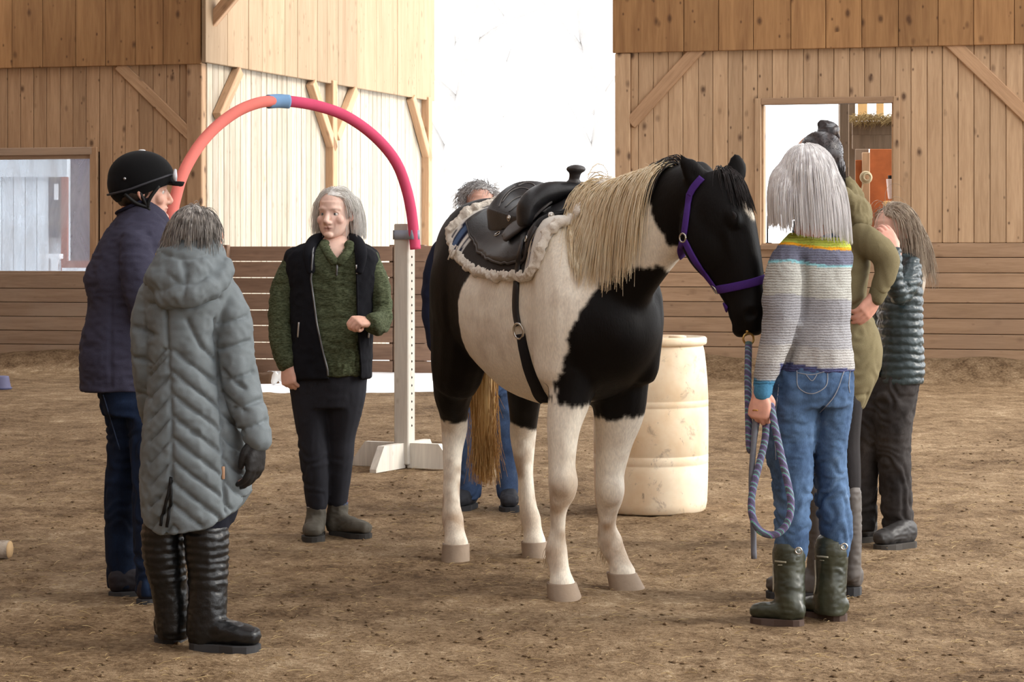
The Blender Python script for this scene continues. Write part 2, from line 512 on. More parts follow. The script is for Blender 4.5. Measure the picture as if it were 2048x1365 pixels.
# ---- back wall plane (one long wall, cut by the wide opening)
KW = .2613; ANG = math.atan2(-KW, 1.0); CU = math.cos(ANG)
def wu(px):                                  # measured column -> distance along the wall
    t = (px-1024)/F; return t*24.68/(1+KW*t)/CU
def wz(px, py):                              # measured row -> height on the wall
    t = (px-1024)/F; Y = 24.68/(1+KW*t); return CH-(py-HOR)/F*Y
def wall_root(name, label):
    return (name, label)
BOARD = {}
def board_mesh(key, size, mat, ch=.006):
    k_ = (key,)+tuple(round(s, 4) for s in size)
    if k_ not in BOARD:
        V, Fc = box((0, 0, 0), size, None, ch)
        me = bpy.data.meshes.new(key); me.from_pydata(V.tolist(), [], Fc); me.update(); me.materials.append(mat); BOARD[k_] = me
    return BOARD[k_]
def put(root, name, size, loc, mat, rot=(0, 0, 0), ch=.006, **tags):
    o = bpy.data.objects.new(name, board_mesh(name+mat.name, size, mat, ch)); COL.objects.link(o)
    o.parent = root; o.location = loc; o.rotation_euler = rot
    return finish(o, **tags)
def wall(name, rects, ang, origin, label):
    """dark backing sheet made of rectangles (u0,u1,z0,z1) behind the boards; children use wall coordinates u, depth, z"""
    parts = [box(((a+b)/2, .06, (c_+d_)/2), (b-a, .03, d_-c_)) for a, b, c_, d_ in rects]
    V, Fc = merge(parts)
    me = bpy.data.meshes.new(name); me.from_pydata(V.tolist(), [], Fc); me.update(); me.materials.append(M_dark)
    o = bpy.data.objects.new(name, me); COL.objects.link(o); o.location = origin; o.rotation_euler = (0, 0, ang)
    return finish(o, label, kind='structure')
def verticals(root, joints, z0, z1, mat, d=0.0, th=.03, name='board', skip=None, gap=.004):
    for a, b in zip(joints[:-1], joints[1:]):
        segs = [(z0, z1)]
        if skip:
            for (ua, ub, za, zb) in skip:
                if a < ub-.02 and b > ua+.02:
                    segs = [s for (p, q) in segs for s in ((p, min(q, za)), (max(p, zb), q)) if s[1]-s[0] > .02]
        for p, q in segs:
            jit = random.uniform(-.004, .004)
            put(root, name, (round(b-a-gap, 3), th, round(q-p, 3)), ((a+b)/2, d+jit, (p+q)/2), mat)
def horizontals(root, u0, u1, zs, mat, d=0.0, th=.035, name='plank', gap=.006, cuts=()):
    for p, q in zip(zs[:-1], zs[1:]):
        cu = [u0]+sorted(cuts)+[u1]
        for a, b in zip(cu[:-1], cu[1:]):
            put(root, name, (round(b-a-.006, 3), th, round(abs(q-p)-gap, 3)), ((a+b)/2, d+random.uniform(-.005, .005), (p+q)/2), mat)
def brace(root, u0, z0, u1, z1, w, th, d, mat=None, name='brace'):
    L = math.hypot(u1-u0, z1-z0)
    put(root, name, (w, th, round(L, 3)), ((u0+u1)/2, d, (z0+z1)/2), mat or M_beam, (0, math.atan2(u1-u0, z1-z0), 0), .008)

O0 = (0, 24.68, 0); ZT = 3.365
# right-hand stretch
uR0, uR1 = wu(1232), wu(2560)
wa, wb, wc, wd = wu(1523), wu(1787), wz(1650, 490), wz(1650, 208)     # hatch opening
wr = wall('wall_back_right', [(uR0, wa, 0, ZT+1.6), (wb, uR1, 0, ZT+1.6), (wa, wb, 0, wc), (wa, wb, wd, ZT+1.6)], ANG, O0,
          'knotty pine back wall with open hatch, right of the wide opening')
J = [1262, 1277, 1307, 1337, 1366, 1397, 1426, 1456, 1486, 1515, 1545, 1576, 1607, 1636, 1668, 1699, 1729, 1761, 1791, 1822, 1854, 1885, 1916, 1948, 1980, 2012, 2046]+list(range(2080, 2560, 34))+[2560]
zmid = wz(1800, 486)
verticals(wr, [wu(x) for x in J], zmid, ZT+.05, M_pine, skip=[(wa, wb, wc-.02, wd+.03)])
horizontals(wr, wu(1262), uR1, [wz(1800, y) for y in (486, 515.5, 546, 576, 606, 637, 668, 698, 729, 761, 790)], M_pine_h)
put(wr, 'corner_post', (wu(1262)-uR0, .16, ZT), ((uR0+wu(1262))/2, 0.02, ZT/2), M_pine, ch=.01)
JU = [1228, 1370, 1440, 1509, 1584, 1653, 1725, 1798, 1877, 1948, 2029, 2100, 2170, 2245, 2320, 2400, 2480, 2560]
verticals(wr, [wu(x) for x in JU], ZT, ZT+1.6, M_loft, d=-.06, th=.05, name='loft_plank')
brace(wr, wu(1262), wz(1262, 248), wu(1400), wz(1400, 95), .135, .07, -.022)
brace(wr, wu(1898), wz(1898, 80), wu(2075), wz(2075, 252), .135, .07, -.022)
fw = .065
for (a, b, z0, z1) in ((wa-fw, wa, wc-.05, wd+fw), (wb, wb+fw, wc-.05, wd+fw)):
    put(wr, 'hatch_trim', (b-a, .06, z1-z0), ((a+b)/2, -.02, (z0+z1)/2), M_pine, ch=.006)
put(wr, 'hatch_trim', (wb-wa, .06, fw), ((wa+wb)/2, -.02, wd+fw/2), M_pine_h, ch=.006)
put(wr, 'hatch_sill', (wb-wa, .16, .05), ((wa+wb)/2, .0, wc-.025), M_pine_h, ch=.006)
for u in (wa, wb): put(wr, 'hatch_lining', (.02, .16, wd-wc), (u+(.01 if u == wa else -.01), .09, (wc+wd)/2), M_pine, ch=.003)
brace(wr, uR0-.28, ZT+1.02, uR0+.02, ZT+.62, .11, .09, .05)

# left-hand stretch
uL0, uL1 = wu(-500), wu(408)
la, lb, lc, ld = wu(-150), wu(183), wz(90, 546), wz(90, 311)
wl = wall('wall_back_left', [(uL0, la, 0, ZT+1.6), (lb, uL1, 0, ZT+1.6), (la, lb, 0, lc), (la, lb, ld, ZT+1.6)], ANG, O0,
          'weathered board back wall with dusty window, beside the opening')
J = list(range(-500, -200, 26))+[-190, -164, -138, -112, -86, -62, -36, -10, 16, 42, 68, 94, 121, 147, 173, 200, 226, 251, 279, 307, 334, 360, 377]
verticals(wl, [wu(x) for x in J], lc, ZT+.02, M_old, skip=[(la, lb, lc-.1, ld+.03)])
horizontals(wl, uL0, wu(377), [wz(150, y) for y in (547, 577.5, 605.5, 634, 662, 690, 717, 744, 772)], M_old_h)
put(wl, 'corner_post', (uL1-wu(377), .16, ZT), ((uL1+wu(377))/2, .02, ZT/2), M_old, ch=.01)
JU = [-500, -440, -370, -310, -250, -190, -120, -60, 0, 31, 92, 158, 217, 277, 332, 408]
verticals(wl, [wu(x) for x in JU], ZT-.02, ZT+1.6, M_loft, d=-.06, th=.05, name='loft_plank')
brace(wl, wu(240), wz(240, 130), wu(385), wz(385, 272), .125, .07, -.022, M_old)
fw = .085
put(wl, 'window_trim', (fw, .06, ld-lc+fw), (lb+fw/2, -.02, (lc+ld+fw)/2), M_old, ch=.006)
put(wl, 'window_trim', (lb-la+.06, .06, fw), ((la+lb)/2, -.021, ld+fw/2), M_old_h, ch=.006)
put(wl, 'window_stop', (lb-la, .05, .045), ((la+lb)/2, .02, ld-.02), M_old_h, ch=.004)
put(wl, 'window_sill', (lb-la, .06, .04), ((la+lb)/2, .02, lc+.0), M_old_h, ch=.004)
brace(wl, uL1+.0, ZT+.40, uL1+.42, ZT+.86, .13, .10, .10)
# dusty sheet in the window
k = NT('dusty_pane'); tb = k.n('ShaderNodeBsdfTransparent'); mx = k.n('ShaderNodeMixShader')
v = k.coord('Object', (1, 1, .35)); nz = k.noise(v, 3.0, 5, .6, 1.2)
k.l(k.ramp(nz, [(.3, .16), (.75, .46)]), mx.inputs[0]); k.l(tb.outputs[0], mx.inputs[1]); k.l(k.b.outputs[0], mx.inputs[2]); k.l(mx.outputs[0], k.o.inputs[0])
k.base(lin(226, 228, 232)); tb.inputs[0].default_value = (.80, .83, .87, 1); M_pane = k.set(.35, .5)
pane = put(wl, 'window_pane', (lb-la, .008, ld-lc), ((la+lb)/2, .05, (lc+ld)/2), M_pane, ch=.001)

# shed seen through the dusty window
M_shed = wood('grey_siding', lin(226, 230, 232), lin(206, 212, 216), lin(190, 190, 190), 2, .6, .1)
sb = W(-40, 700, 33)
shed = thing('shed', (sb[0], 33, 0), label='pale grey sided shed outside the dusty window', cat='shed')
def sbox(name, x0, x1, y0, y1, Y, th, mat, root, ch=.0):
    p, q = W(x0, y0, Y), W(x1, y1, Y)
    o = part(name, *box(((p[0]+q[0])/2, Y+th/2, (p[2]+q[2])/2), (abs(q[0]-p[0]), th, abs(p[2]-q[2])), None, ch), mat, root, smooth=False); return o
M_grey = plain('slate_glass', lin(86, 92, 104), .3, .5); M_rust = plain('rust_red_boards', lin(150, 96, 86), .8)
M_white = plain('white_trim', lin(240, 240, 240), .7, .3, var=.03); M_mauve = plain('mauve_wall', lin(120, 112, 122), .8)  # even mauve colour for the lean-to wall
for i in range(14): sbox('siding_board', -230+i*23.4, -207.5+i*23.4, 270, 720, 33, .05, M_shed, shed)
sbox('wall', -230, 133, 250, 745, 33.06, .3, M_shed, shed); sbox('eave', -230, 134, 270, 354, 32.9, .12, M_shed, shed)
for i in range(4): sbox('pane', 97, 118, 360+i*30, 386+i*30, 32.95, .04, M_grey, shed)
sbox('curtain', 108, 117, 368, 400, 32.93, .02, M_white, shed)
sbox('corner_post', 122, 134, 354, 745, 32.9, .12, M_rust, shed)
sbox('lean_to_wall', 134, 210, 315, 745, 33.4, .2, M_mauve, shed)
sbox('bench_top', 78, 118, 508, 518, 32.4, .3, M_white, shed); sbox('bench_leg', 102, 116, 518, 745, 32.4, .1, M_white, shed)
sbox('bench_seat', 125, 180, 522, 536, 32.4, .3, M_rust, shed); sbox('bench_rail', 124, 180, 536, 545, 32.4, .3, M_white, shed)

# ---- wing wall running back beside the opening
S0 = np.array([-3.34, 25.62]); S1 = np.array([-1.16, 32.0]); SL = float(np.linalg.norm(S1-S0)); SA = math.atan2(*(S1-S0)[::-1])
sd = (S1-S0)/SL
def su(px):
    t = (px-1024)/F      # S0+u*sd on ray X=tY
    return float((t*S0[1]-S0[0])/(sd[0]-t*sd[1]))
def sz_(px, py):
    return CH-(py-HOR)/F*float(S0[1]+su(px)*sd[1])
ws = wall('wall_wing', [(0, SL, 0, 5.0)], SA, (S0[0], S0[1], 0), 'sunlit limewashed wing wall running back from the opening')
ws.location = (S0[0], S0[1], 0)
nb = 48
verticals(ws, [SL*i/nb for i in range(nb+1)], 0.02, 3.40, M_pale, d=.0, th=.03, gap=.006)
verticals(ws, [su(x) for x in (396, 440, 482, 510, 555, 580, 620, 640, 662, 700, 740, 782, 820, 857)], 3.36, 5.0, M_pale_up, d=-.07, th=.05, name='loft_plank')
for x in (653, 845):
    put(ws, 'post', (.14, .12, 3.4), (su(x), -.06, 1.7), M_beam, ch=.008)
for x0, y0, x1, y1 in ((611, 165, 655, 300), (698, 180, 660, 275), (812, 195, 847, 322), (465, 142, 424, 235)):
    brace(ws, su(x0), sz_(x0, y0), su(x1), sz_(x1, y1), .12, .10, -.07)
# board gate closing the near half of the opening
g0, g1 = wu(414), wu(884)
gate = thing('board_gate', (0, 24.68, 0), label='brown plank kick gate with bright gaps, across half the opening', cat='gate')
gate.rotation_euler = (0, 0, ANG)
zs = [wz(600, y) for y in (492, 523.5, 555.5, 588, 620.5, 652.5, 685, 719.5, 752)]
for q, p in zip(zs[:-1], zs[1:]):
    for a, b in ((g0, wu(583)), (wu(583), wu(787)), (wu(787), g1)):
        put(gate, 'plank', (b-a-.01, .04, q-p-random.choice((.004, .006, .013, .016))), ((a+b)/2, random.uniform(-.004, .004), (p+q)/2), M_brown_h)
for x in (421, 452, 787, 838, 878): put(gate, 'gate_post', (.11, .10, wz(600, 490)), (wu(x), .07 if x != 452 else -.05, wz(600, 490)/2), M_brown_h, ch=.008)
# snow blown in through the opening
r = np.random.default_rng(4); nx, ny = 90, 26
SX = np.linspace(W(455, 0, 22)[0], W(1225, 0, 22)[0], nx); SNV = []
for j in range(ny):
    for i in range(nx):
        front = 21.75+.25*vnoise(np.array([[SX[i], 0, 0]]), 1.7, 61)[0]+.06*vnoise(np.array([[SX[i], 0, 0]]), 9, 62)[0]
        y = front+(27.4-front)*(j/(ny-1))**1.5
        z = (.055*(1-math.exp(-j*.9))-.03)+.008*vnoise(np.array([[SX[i]*3, y*2, 0]]), 1, 63)[0]
        SNV.append((SX[i], y, z if 0 < i < nx-1 else -.03))
ii = (np.arange(ny-1)[:, None]*nx+np.arange(nx-1)[None]).ravel()
finish(mesh('snow_drift', np.array(SNV), np.stack([ii, ii+1, ii+nx+1, ii+nx], -1), M_snow), 'thin tongue of snow blown in over the opening floor', 'snow', kind='stuff')
# white sack and dark stump beside it
sk = W(568, 767, 22.6)
M_sack = plain('white_plastic', lin(232, 230, 226), .5, .4, var=.06)
V, Fc = fuse([tube([sk+np.array([-.10, 0, .01]), sk+np.array([-.06, 0, .08]), sk+np.array([.01, 0, .05]), sk+np.array([.08, 0, .01])], [.03, .05, .05, .03])], .012, 2)
mesh('feed_sack', V, Fc, M_sack, base=(sk[0], sk[1], 0), label='small crumpled white sack at the foot of the brown boards', cat='sack')
st = W(530, 768, 22.9)
V, Fc = fuse([stack([(st[0], st[1], -.02, .16, .12), (st[0], st[1], .06, .13, .10), (st[0]+.02, st[1], .13, .08, .06)])], .015, 3)
mesh('dirt_heap', wrinkle(V, Fc, .01, 14, 3), Fc, plain('dark_heap', lin(88, 66, 48), .95), base=(st[0], st[1], 0), label='low dark heap of muck beside the white sack', cat='heap')

# ---- rest of the barn shell (behind and beside the viewer), unseen roof added to hold back sky light, open strips sized to tune it
sh = finish(mesh('wall_left', *box((-8.2, 9, 2.6), (.2, 36, 5.4)), M_old, smooth=False), 'long board wall along the closed side of the barn', kind='structure')
sh = finish(mesh('wall_front', *box((0, -9, 2.6), (17, .2, 5.4)), M_old, smooth=False), 'board wall at the viewer end of the barn', kind='structure')
ROOF_GAPS = [(-5.8, -5.1), (-2.0, -1.2), (1.4, 2.5), (4.6, 6.2)]
xs = [-8.3]+[g for p in ROOF_GAPS for g in p]+[8.3]
roof_parts = [box(((a+b)/2, 8.0, 5.4), (b-a, 34.5, .12)) for a, b in zip(xs[::2], xs[1::2])]
finish(mesh('ceiling', *merge(roof_parts), M_old, smooth=False), 'barn roof with long open daylight strips', kind='structure')

# ---- bare trees outside, bleached by the daylight
M_bark = plain('pale_bark', lin(160, 156, 152), .9, .1, var=.2, scale=6)
def tree(px0, py0, px1, py1, Y, r, label, seed):
    rr = np.random.default_rng(seed)
    a, b = W(px0, py0, Y), W(px1, py1, Y); a = a+(a-b)*((a[2])/(b[2]-a[2])) if a[2] > 0 else a
    top = b+(b-a)*.4
    root = thing('bare_tree', (a[0], a[1], 0), label=label, cat='tree', group='bare trees outside the opening')
    P = np.array([a+(top-a)*t+rr.normal(0, .05, 3)*(t > 0)*(t < 1) for t in np.linspace(0, 1, 7)])
    part('trunk', *tube(P, [r*(1-.07*i) for i in range(7)], n=10, sub=3), M_bark, root)
    for i in range(5):
        t = .35+.13*i; q = a+(top-a)*t; s = rr.choice((-1, 1))
        e = q+np.array([s*rr.uniform(.5, 1.3), rr.normal(0, .4), rr.uniform(.6, 1.6)])
        part('branch', *tube([q, (q+e)/2+np.array([0, 0, .1]), e], [r*.3, r*.2, r*.08], n=6, sub=3), M_bark, root)
tree(880, 440, 962, 0, 46, .20, 'leaning pale bare tree seen just past the wing wall', 1)
tree(995, 400, 1012, 60, 58, .09, 'thin upright bare sapling in the middle of the opening', 2)
tree(1205, 400, 1168, 30, 50, .19, 'pale bare tree near the pine corner post of the opening', 3)
tree(905, 420, 905, 20, 64, .12, 'slim upright bare tree behind the leaning one', 4)

# ---- tack room seen through the hatch
tk = thing('tack_room', W(1735, 757, 26.2)*np.array([1, 1, 0]), label='rough timber stall partition seen through the hatch', cat='stall')
M_ply = plain('rust_plywood', lin(168, 96, 56), .8, .2, var=.35, scale=9); M_ylw = plain('new_lath', lin(226, 184, 124), .7, .2)
M_grb = wood('grey_timber', lin(150, 130, 110), lin(118, 100, 84), lin(80, 64, 52), 2, .8, .5)
def tb(name, x0, x1, y0, y1, Y, th, mat): return sbox(name, x0, x1, y0, y1, Y, th, mat, tk, .006)
tb('post', 1680, 1698, 150, 800, 25.7, .14, M_grb); tb('post', 1698, 1711, 200, 800, 26.1, .10, M_grb)
for i, (a, b) in enumerate(((1716, 1735), (1753, 1768))): tb('lath', a, b, 160, 234, 27.0, .03, M_ylw)
tb('manger_board', 1705, 1800, 243, 270, 26.0, .05, M_grb); tb('manger_board', 1705, 1800, 270, 298, 26.0, .05, M_grb)
tb('wall_panel', 1740, 1815, 298, 800, 26.7, .03, M_ply); tb('wall_panel', 1700, 1738, 298, 800, 26.75, .03, M_grb)
tb('stud', 1725, 1740, 305, 800, 26.5, .06, M_beam); tb('stud', 1711, 1724, 320, 800, 26.55, .05, M_ply)
tb('ledge', 1772, 1815, 402, 420, 26.3, .2, M_ylw)
r = np.random.default_rng(8); n = 420
c0 = np.stack([r.uniform(*(W(x, 0, 26)[0] for x in (1702, 1800)), n), 25.98+r.normal(0, .06, n), CH+(HOR-243)/F*26+abs(r.normal(0, .03, n))], -1)
dd = r.normal(0, 1, (n, 3))*np.array([.1, .05, .05]); dd[:, 2] -= .02
V, Fq = strands(np.stack([c0-dd*.5, c0+np.array([0, 0, .02]), c0+dd*.5-np.array([0, .02, .03])], 1), .004, .002, 3)
finish(mesh('hay', V, Fq, plain('hay', lin(176, 154, 112), .9, .1), base=(c0[0, 0], 26, 0)), 'hay spilling over the manger board in the hatch', 'hay', kind='stuff')
hp = W(1732, 355, 26.3); V, Fc = merge([torus(hp, (0.1, -1, .1), .055, .018), torus(hp+np.array([.01, -.02, 0]), (0, -1, .2), .04, .012), cord(catmull([hp+np.array([-.03, 0, -.05]), hp+np.array([-.05, 0, -.15]), hp+np.array([-.04, 0, -.28])], 5), .007)])
mesh('rope_coil', V, Fc, plain('faded_rope', lin(182, 168, 138), .9), base=hp, label='small coil of faded rope hung on the stall stud', cat='rope')
cp = W(1690, 362, 25.69); links = [torus(cp+np.array([0, 0, -.05*i]), ((1, 0, 0) if i % 2 else (0, 1, 0)), .016, .006, 12, 6) for i in range(4)]
mesh('chain', *merge(links), plain('steel_chain', lin(150, 150, 146), .4, .5, .8), base=cp, label='short steel chain hanging on the hatch post', cat='chain')
bk = W(1783, 398, 26.1); M_pink = plain('pink_plastic', lin(244, 120, 128), .4, .4); 
bt = thing('bottle', bk, label='pink and white plastic bottle with black cap in the hatch', cat='bottle')
part('body', *stack([(bk[0], bk[1], bk[2]+z, r_, r_) for z, r_ in ((0, .035), (.05, .043), (.18, .055), (.22, .058))]), plain('milky_plastic', lin(250, 225, 222), .4, .4), bt)
part('label_band', *stack([(bk[0]+.012, bk[1]-.004, bk[2]+z, r_, r_) for z, r_ in ((.02, .036), (.1, .046), (.21, .056))]), M_pink, bt)
part('cap', *stack([(bk[0], bk[1], bk[2]+z, r_, r_) for z, r_ in ((.22, .04), (.26, .04))]), plain('black_plastic', lin(26, 26, 28), .4), bt)
gb = W(1531, 490, 24.4)
lp = thing('latch_rod', gb, label='black latch rod standing on the hatch sill', cat='latch')
part('rod', *cord([W(1535, 432, 24.45), W(1535, 488, 24.45)], .008), plain('black_iron', lin(20, 20, 22), .5), lp)
part('foot', *box(W(1534, 490, 24.45), (.10, .08, .05), None, .008), MATS.get('iron') or plain('black_iron_foot', lin(18, 18, 20), .5), lp)
# ------------------------------------------------------------------ THE HORSE
HC = np.array([.121, 9.541, 0.]); HF = np.array([.335, -.942, 0.]); HF /= np.linalg.norm(HF); HL = np.array([-HF[1]*-1, 0, 0]); HL = np.array([HF[1], -HF[0], 0.])
def Hw(s, l, z): return HC+HF*s+HL*l+np.array([0, 0, z])          # horse coordinates: forward, to its right, up
def Hl(V): D = V-HC; return D@HF, D@HL, V[:, 2]

TS = np.array([  # s, top, bottom, half width, centre shift
    (-.85, 1.30, 1.06, .08, 0), (-.77, 1.43, .98, .19, 0), (-.64, 1.505, .92, .262, 0), (-.47, 1.535, .88, .298, 0), (-.27, 1.460, .80, .302, 0),
    (-.05, 1.412, .715, .315, 0), (.15, 1.412, .69, .315, 0), (.32, 1.46, .695, .28, 0), (.46, 1.475, .71, .25, -.01), (.60, 1.42, .735, .235, -.01),
    (.70, 1.34, .78, .210, -.015), (.78, 1.24, .83, .170, -.015), (.835, 1.14, .90, .11, -.015), (.87, 1.06, .96, .04, -.015)])
def torso_ring(s, n=32, off=0.0):
    row = [np.interp(s, TS[:, 0], TS[:, i]) for i in range(1, 5)]
    top, bot, w, sh = row; zc = bot+.50*(top-bot)
    a = np.linspace(0, 2*math.pi, n, endpoint=False); ca, sa = np.cos(a), np.sin(a)
    pw = 2/(2.15+.55*np.clip((-.1-s)/.3, 0, 1)); nar = .18*(1-.75*np.clip((-.1-s)/.3, 0, 1))
    cx = np.sign(ca)*np.abs(ca)**pw; cz = np.sign(sa)*np.abs(sa)**pw
    l = sh+cx*(w+off); z = zc+np.where(cz > 0, (top-zc+off)*cz, (zc-bot+off)*cz)
    l = np.where(cz > 0, (l-sh)*(1-nar*np.abs(cz)**2)+sh, l)
    return l, z
ss = np.linspace(TS[0, 0], TS[-1, 0], 44)
TSs = np.stack([np.interp(np.linspace(0, len(TS)-1, 80), range(len(TS)), TS[:, i]) for i in range(5)], 1)
TS = catmull(TS, 5)
rings = []
for s in ss:
    l, z = torso_ring(s); rings.append(np.stack([HC[0]+HF[0]*s+HL[0]*l, HC[1]+HF[1]*s+HL[1]*l, z], -1))
HP = [loft(rings)]
for sgn in (1, -1):   # haunch, stifle, shoulder
    HP.append(ball(Hw(-.50, .165*sgn, 1.13), (.15, .26, .30), n=20, m=14))
    HP.append(tube([Hw(-.52, .17*sgn, 1.20), Hw(-.47, .185*sgn, .98), Hw(-.55, .185*sgn, .78)], [(.13, .21), (.13, .21), (.105, .15)], ref=HL))
    HP.append(tube([Hw(.48, .13*sgn, 1.32), Hw(.62, .15*sgn, 1.10), Hw(.60, .16*sgn, .86)], [(.085, .14), (.10, .16), (.085, .13)], ref=HL))
    HP.append(ball(Hw(.69, .105*sgn-.015, 1.02), (.105, .13, .17)))
def leg(rows):
    P = [W(x, y, Y) for x, y, rx, ry, Y in rows]; R = [(rx*Y/F, ry) for x, y, rx, ry, Y in rows]
    return tube(P, R, n=16, sub=4)
RF = [(1158, 690, 66, .11, 8.90), (1143, 780, 48, .10, 8.90), (1128, 850, 35, .078, 8.88), (1124, 925, 27, .062, 8.87), (1126, 965, 30, .060, 8.86), (1124, 988, 27, .054, 8.86), (1117, 1020, 18.5, .038, 8.87), (1115, 1062, 16.5, .034, 8.88), (1112, 1098, 24, .048, 8.89), (1115, 1120, 23, .045, 8.88), (1120, 1145, 21, .042, 8.86), (1123, 1168, 28, .056, 8.85)]
LF = [(1240, 740, 62, .12, 9.12), (1238, 825, 52, .10, 9.14), (1228, 888, 37, .078, 9.15), (1220, 945, 29, .062, 9.15), (1220, 980, 30, .060, 9.14), (1218, 1003, 27, .052, 9.15), (1215, 1028, 20.5, .039, 9.16), (1214, 1055, 18.5, .035, 9.17), (1219, 1082, 25, .048, 9.18), (1227, 1103, 23, .044, 9.17), (1237, 1125, 22, .042, 9.15), (1243, 1148, 28, .056, 9.14)]
RH = [(912, 715, 52, .17, 10.02), (906, 785, 40, .115, 10.09), (908, 830, 29, .078, 10.15), (909, 862, 26, .070, 10.18), (905, 900, 21, .055, 10.16), (903, 955, 17, .040, 10.12), (903, 1005, 18, .038, 10.10), (906, 1038, 22, .046, 10.09), (909, 1062, 20, .042, 10.06), (912, 1090, 25, .052, 10.03)]
LH = [(1052, 730, 50, .15, 10.12), (1050, 790, 36, .11, 10.17), (1048, 838, 28, .078, 10.23), (1046, 872, 26, .070, 10.26), (1048, 910, 21, .055, 10.24), (1052, 960, 17, .040, 10.20), (1055, 1008, 18, .038, 10.18), (1060, 1038, 22, .046, 10.17), (1065, 1062, 20, .042, 10.15), (1068, 1086, 25, .052, 10.12)]
for rows in (RF, LF, RH, LH): HP.append(leg(rows))
# knees and hocks
for x, y, Y, r in ((1126, 966, 8.83, .052), (1221, 982, 9.11, .052)): HP.append(ball(W(x, y, Y), (r, r*.8, r*1.25)))
for x, y, Y in ((909, 858, 10.24), (1046, 868, 10.32)): HP.append(ball(W(x, y, Y), (.038, .045, .06)))
# fetlock ergots
for x, y, Y in ((1112, 1104, 8.93), (1219, 1088, 9.22), (906, 1046, 10.13), (1060, 1046, 10.21)): HP.append(ball(W(x, y, Y), (.036, .03, .04)))
# neck
poll = W(1428, 372, 8.52)
NK = [Hw(.42, -.01, 1.16), Hw(.62, -.03, 1.25), Hw(.80, -.09, 1.365), Hw(.97, -.155, 1.455), poll+np.array([-.05, .04, -.02])]
HP.append(tube(NK, [(.17, .31), (.155, .285), (.118, .230), (.095, .175), (.085, .13)], ref=HL, n=22, sub=5))
HP.append(tube([Hw(.40, -.01, 1.475), Hw(.60, -.05, 1.515), Hw(.80, -.12, 1.545), Hw(.98, -.185, 1.575), poll+np.array([-.04, .05, .050])], [.05, .04, .036, .034, .03]))
# head
A0 = W(1436, 365, 8.52); A1 = W(1506, 640, 8.40); HA = nrm(A1-A0)
HD = np.array([.90, -.43, 0.0]); HD = nrm(HD-HA*(HD@HA)); HX = np.cross(HA, HD)     # axis, forehead side, lateral
if HX[1] > 0: HX = -HX                                                                     # lateral towards the viewer = its right cheek
HLEN = .552
def Hd(t, d, x): return A0+HA*HLEN*t+HD*d+HX*x
prof = np.array([(-.07, .045, -.06, .045), (.0, .075, -.10, .075), (.14, .092, -.145, .098), (.28, .098, -.178, .098), (.40, .096, -.185, .086), (.52, .090, -.160, .072), (.66, .080, -.112, .060), (.80, .070, -.086, .056), (.90, .064, -.082, .060), (.97, .042, -.068, .052), (1.02, .015, -.045, .034)])
pr = catmull(prof, 4); a = np.linspace(0, 2*math.pi, 28, endpoint=False)
rings = []
for t, tp, bt_, w in pr:
    c = (tp+bt_)/2; h = (tp-bt_)/2; ca, sa = np.cos(a), np.sin(a)
    x = np.sign(ca)*np.abs(ca)**.85*w*(1-.18*np.clip(-sa, 0, 1)); dd = c+np.sign(sa)*np.abs(sa)**.85*h
    rings.append(np.array([Hd(t, q, p_) for p_, q in zip(x, dd)]))
HEADP = [loft(rings)]
Rh = np.stack([HA, HD, HX], 1)
for s in (1, -1):
    HEADP += [ball(Hd(.285, .044, s*.080), (.044, .030, .022), Rh), ball(Hd(.33, -.085, s*.054), (.135, .095, .044), Rh),
              ball(Hd(.90, .012, s*.046), (.030, .026, .018), Rh), tube([Hd(.36, .01, s*.083), Hd(.55, .005, s*.062)], [.012, .008])]
HEADP += [ball(Hd(.985, -.055, 0), (.03, .03, .042), Rh), ball(Hd(1.0, .0, 0), (.03, .035, .042), Rh)]
for bx, mx_, tx, Y in (((1404, 372), (1382, 338), (1355, 301), 8.50), ((1466, 366), (1473, 332), (1467, 300), 8.60)):
    HEADP.append(tube([W(*bx, Y), W(*mx_, Y), W(*tx, Y)], [(.040, .026), (.040, .022), (.006, .006)], n=12, sub=6))
HP += HEADP
HV, HFc = fuse(HP, .0095, 4, .5)
HV = relax(HV, HFc, 22, .5, ((HV[:, 2] > .75) & ((HV-A0)@HA < -.10)).astype(float))
HV = relax(HV, HFc, 40, .5, np.exp(-(np.linalg.norm((HV-Hw(.82, -.02, 1.00))/np.array([1, 1, 1.2]), axis=1)/.17)**4))
# eye sockets, nostrils, mouth, ear cups
def dent(V, c, r, depth, dirv, sc=None):
    D = V-c
    if sc is not None: D = (D@Rh)/np.array(sc)
    d = np.linalg.norm(D, axis=1); w = np.exp(-(d/r)**2); return V-np.asarray(dirv)*(w*depth)[:, None]
for s in (1, -1):
    HV = dent(HV, Hd(.925, .016, s*.062), .016, .020, HX*s, (1.0, 1.3, 1.6))
    HV = dent(HV, Hd(.20, .062, s*.085), .024, .008, HX*s)
    HV = dent(HV, Hd(.97, -.030, s*.05), .012, .006, HX*s, (2.4, .7, 2))
for c, Y in ((W(1386, 350, 8.46), 8.46), (W(1474, 332, 8.55), 8.55)): HV = dent(HV, c, .020, .012, (0, -1, 0))
N = normals(HV, HFc)
s_, l_, z_ = Hl(HV)
# muscle and tendon relief
HV = HV+N*(.0035*vnoise(HV, 7, 21)+.0022*vnoise(HV*np.array([1, 1, .35]), 26, 22)*(z_ < .75))[:, None]
